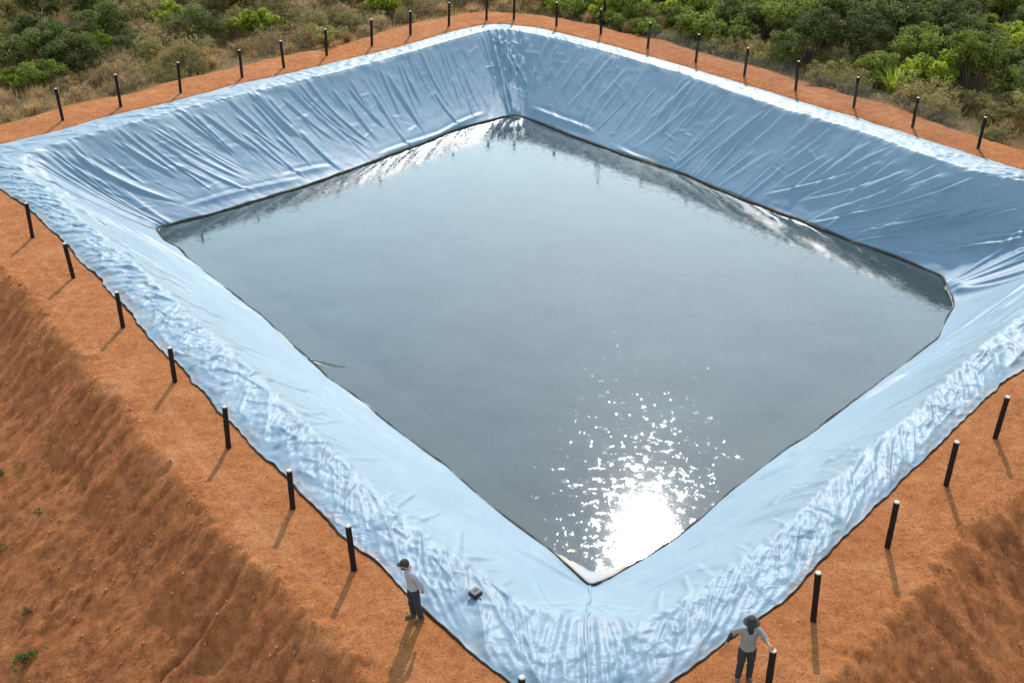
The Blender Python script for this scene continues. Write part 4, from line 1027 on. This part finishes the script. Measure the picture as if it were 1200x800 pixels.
set_attr(gm, 'var', np.repeat(np.clip(rs.normal(.5, .25, n) , 0, 1), 3))
gm.materials.append(M['dry']); gm.materials.append(M['olive'])
gm.polygons.foreach_set('material_index', (rs.random(n) < np.where(gxp[:, 0] < 0, 0.4, 0.75)).astype(np.int32))
tag(link('dry_grass', gm), 'low dry grass and litter growing beyond the far banks', 'grass', kind='stuff')

# loose clods and stones on the soil: uncountable
bm = bmesh.new(); bmesh.ops.create_icosphere(bm, subdivisions=1, radius=1.0); iv = np.array([v.co[:] for v in bm.verts]); it = np.array([[v.index for v in f.verts] for f in bm.faces]); bm.free()
n = 52000; cx = np.column_stack([rs.uniform(-20, 20, n), rs.uniform(11, 44, n)]); csd2, carc2 = poly_dist(cx)
zz, bk, _, wb2 = ground_z(cx[:, 0], cx[:, 1], csd2, carc2)
pr_ = np.where(csd2 > wb2 - 0.1, 0.8, 0.42) * (0.6 + 0.8 * perlin(cx[:, 0] * .7, cx[:, 1] * .7, 65)); keep = (csd2 > 0.12) & (rs.random(n) < pr_)
cx = cx[keep]; zz = zz[keep]; n = len(cx); big = np.where(csd2[keep] > wb2[keep] - 0.15, 1.0, 0.5)
sz = (0.008 + 0.055 * rs.random(n) ** 7) * big
cv_ = iv[None] * (1 + rs.uniform(-.3, .3, (n, len(iv), 1))) * np.stack([sz, sz * rs.uniform(.6, 1, n), sz * rs.uniform(.45, .8, n)], 1)[:, None]
an = rs.uniform(0, 6.28, n); ca, sa = np.cos(an)[:, None], np.sin(an)[:, None]
cv_ = np.stack([cv_[:, :, 0] * ca - cv_[:, :, 1] * sa, cv_[:, :, 0] * sa + cv_[:, :, 1] * ca, cv_[:, :, 2]], -1) + np.column_stack([cx, zz + sz * 0.2])[:, None]
cm = mesh_np('soil_clods', cv_.reshape(-1, 3), None, (it[None] + np.arange(n)[:, None, None] * len(iv)).reshape(-1, 3))
M['clod'] = mat_simple('soil_clod', (0.30, 0.12, 0.05), 0.95, 0.35, 3, 0.1)
tag(link('soil_clods', cm, M['clod']), 'loose red soil clods scattered on the banks', 'soil', kind='stuff')


# scrub running on beyond the countable bushes: reads as one mass
n = 1500; sp2 = np.column_stack([rs.uniform(-110, 110, n), rs.uniform(46, 170, n)]); ssd, sarc = poly_dist(sp2)
keep = (ssd > 5) & ((np.abs(sp2[:, 0]) > sp2[:, 1] * 0.47 + 1.5) | (sp2[:, 1] > 78)); sp2 = sp2[keep]; ssd = ssd[keep]; sarc = sarc[keep]; n = len(sp2)
sz0 = ground_z(sp2[:, 0], sp2[:, 1], ssd, sarc, False)[0]; cr = rs.uniform(0.7, 1.7, n)
v, q, var = leaves(np.column_stack([sp2, cr * 0.75]), cr, 55, 0.42, 0.26, rs, 0.5, 0.75)
v[:, 2] += np.repeat(np.repeat(sz0, 55), 4)
sm_ = mesh_np('distant_scrub', v, q); set_attr(sm_, 'var', var)
for k in ('olive', 'green', 'darkg', 'dry'): sm_.materials.append(M[k])
sm_.polygons.foreach_set('material_index', np.repeat(rs.choice(4, n, p=[.4, .25, .2, .15]), 55).astype(np.int32))
tag(link('distant_scrub', sm_), 'mass of olive and green scrub running on beyond the bushes', 'scrub', kind='stuff')
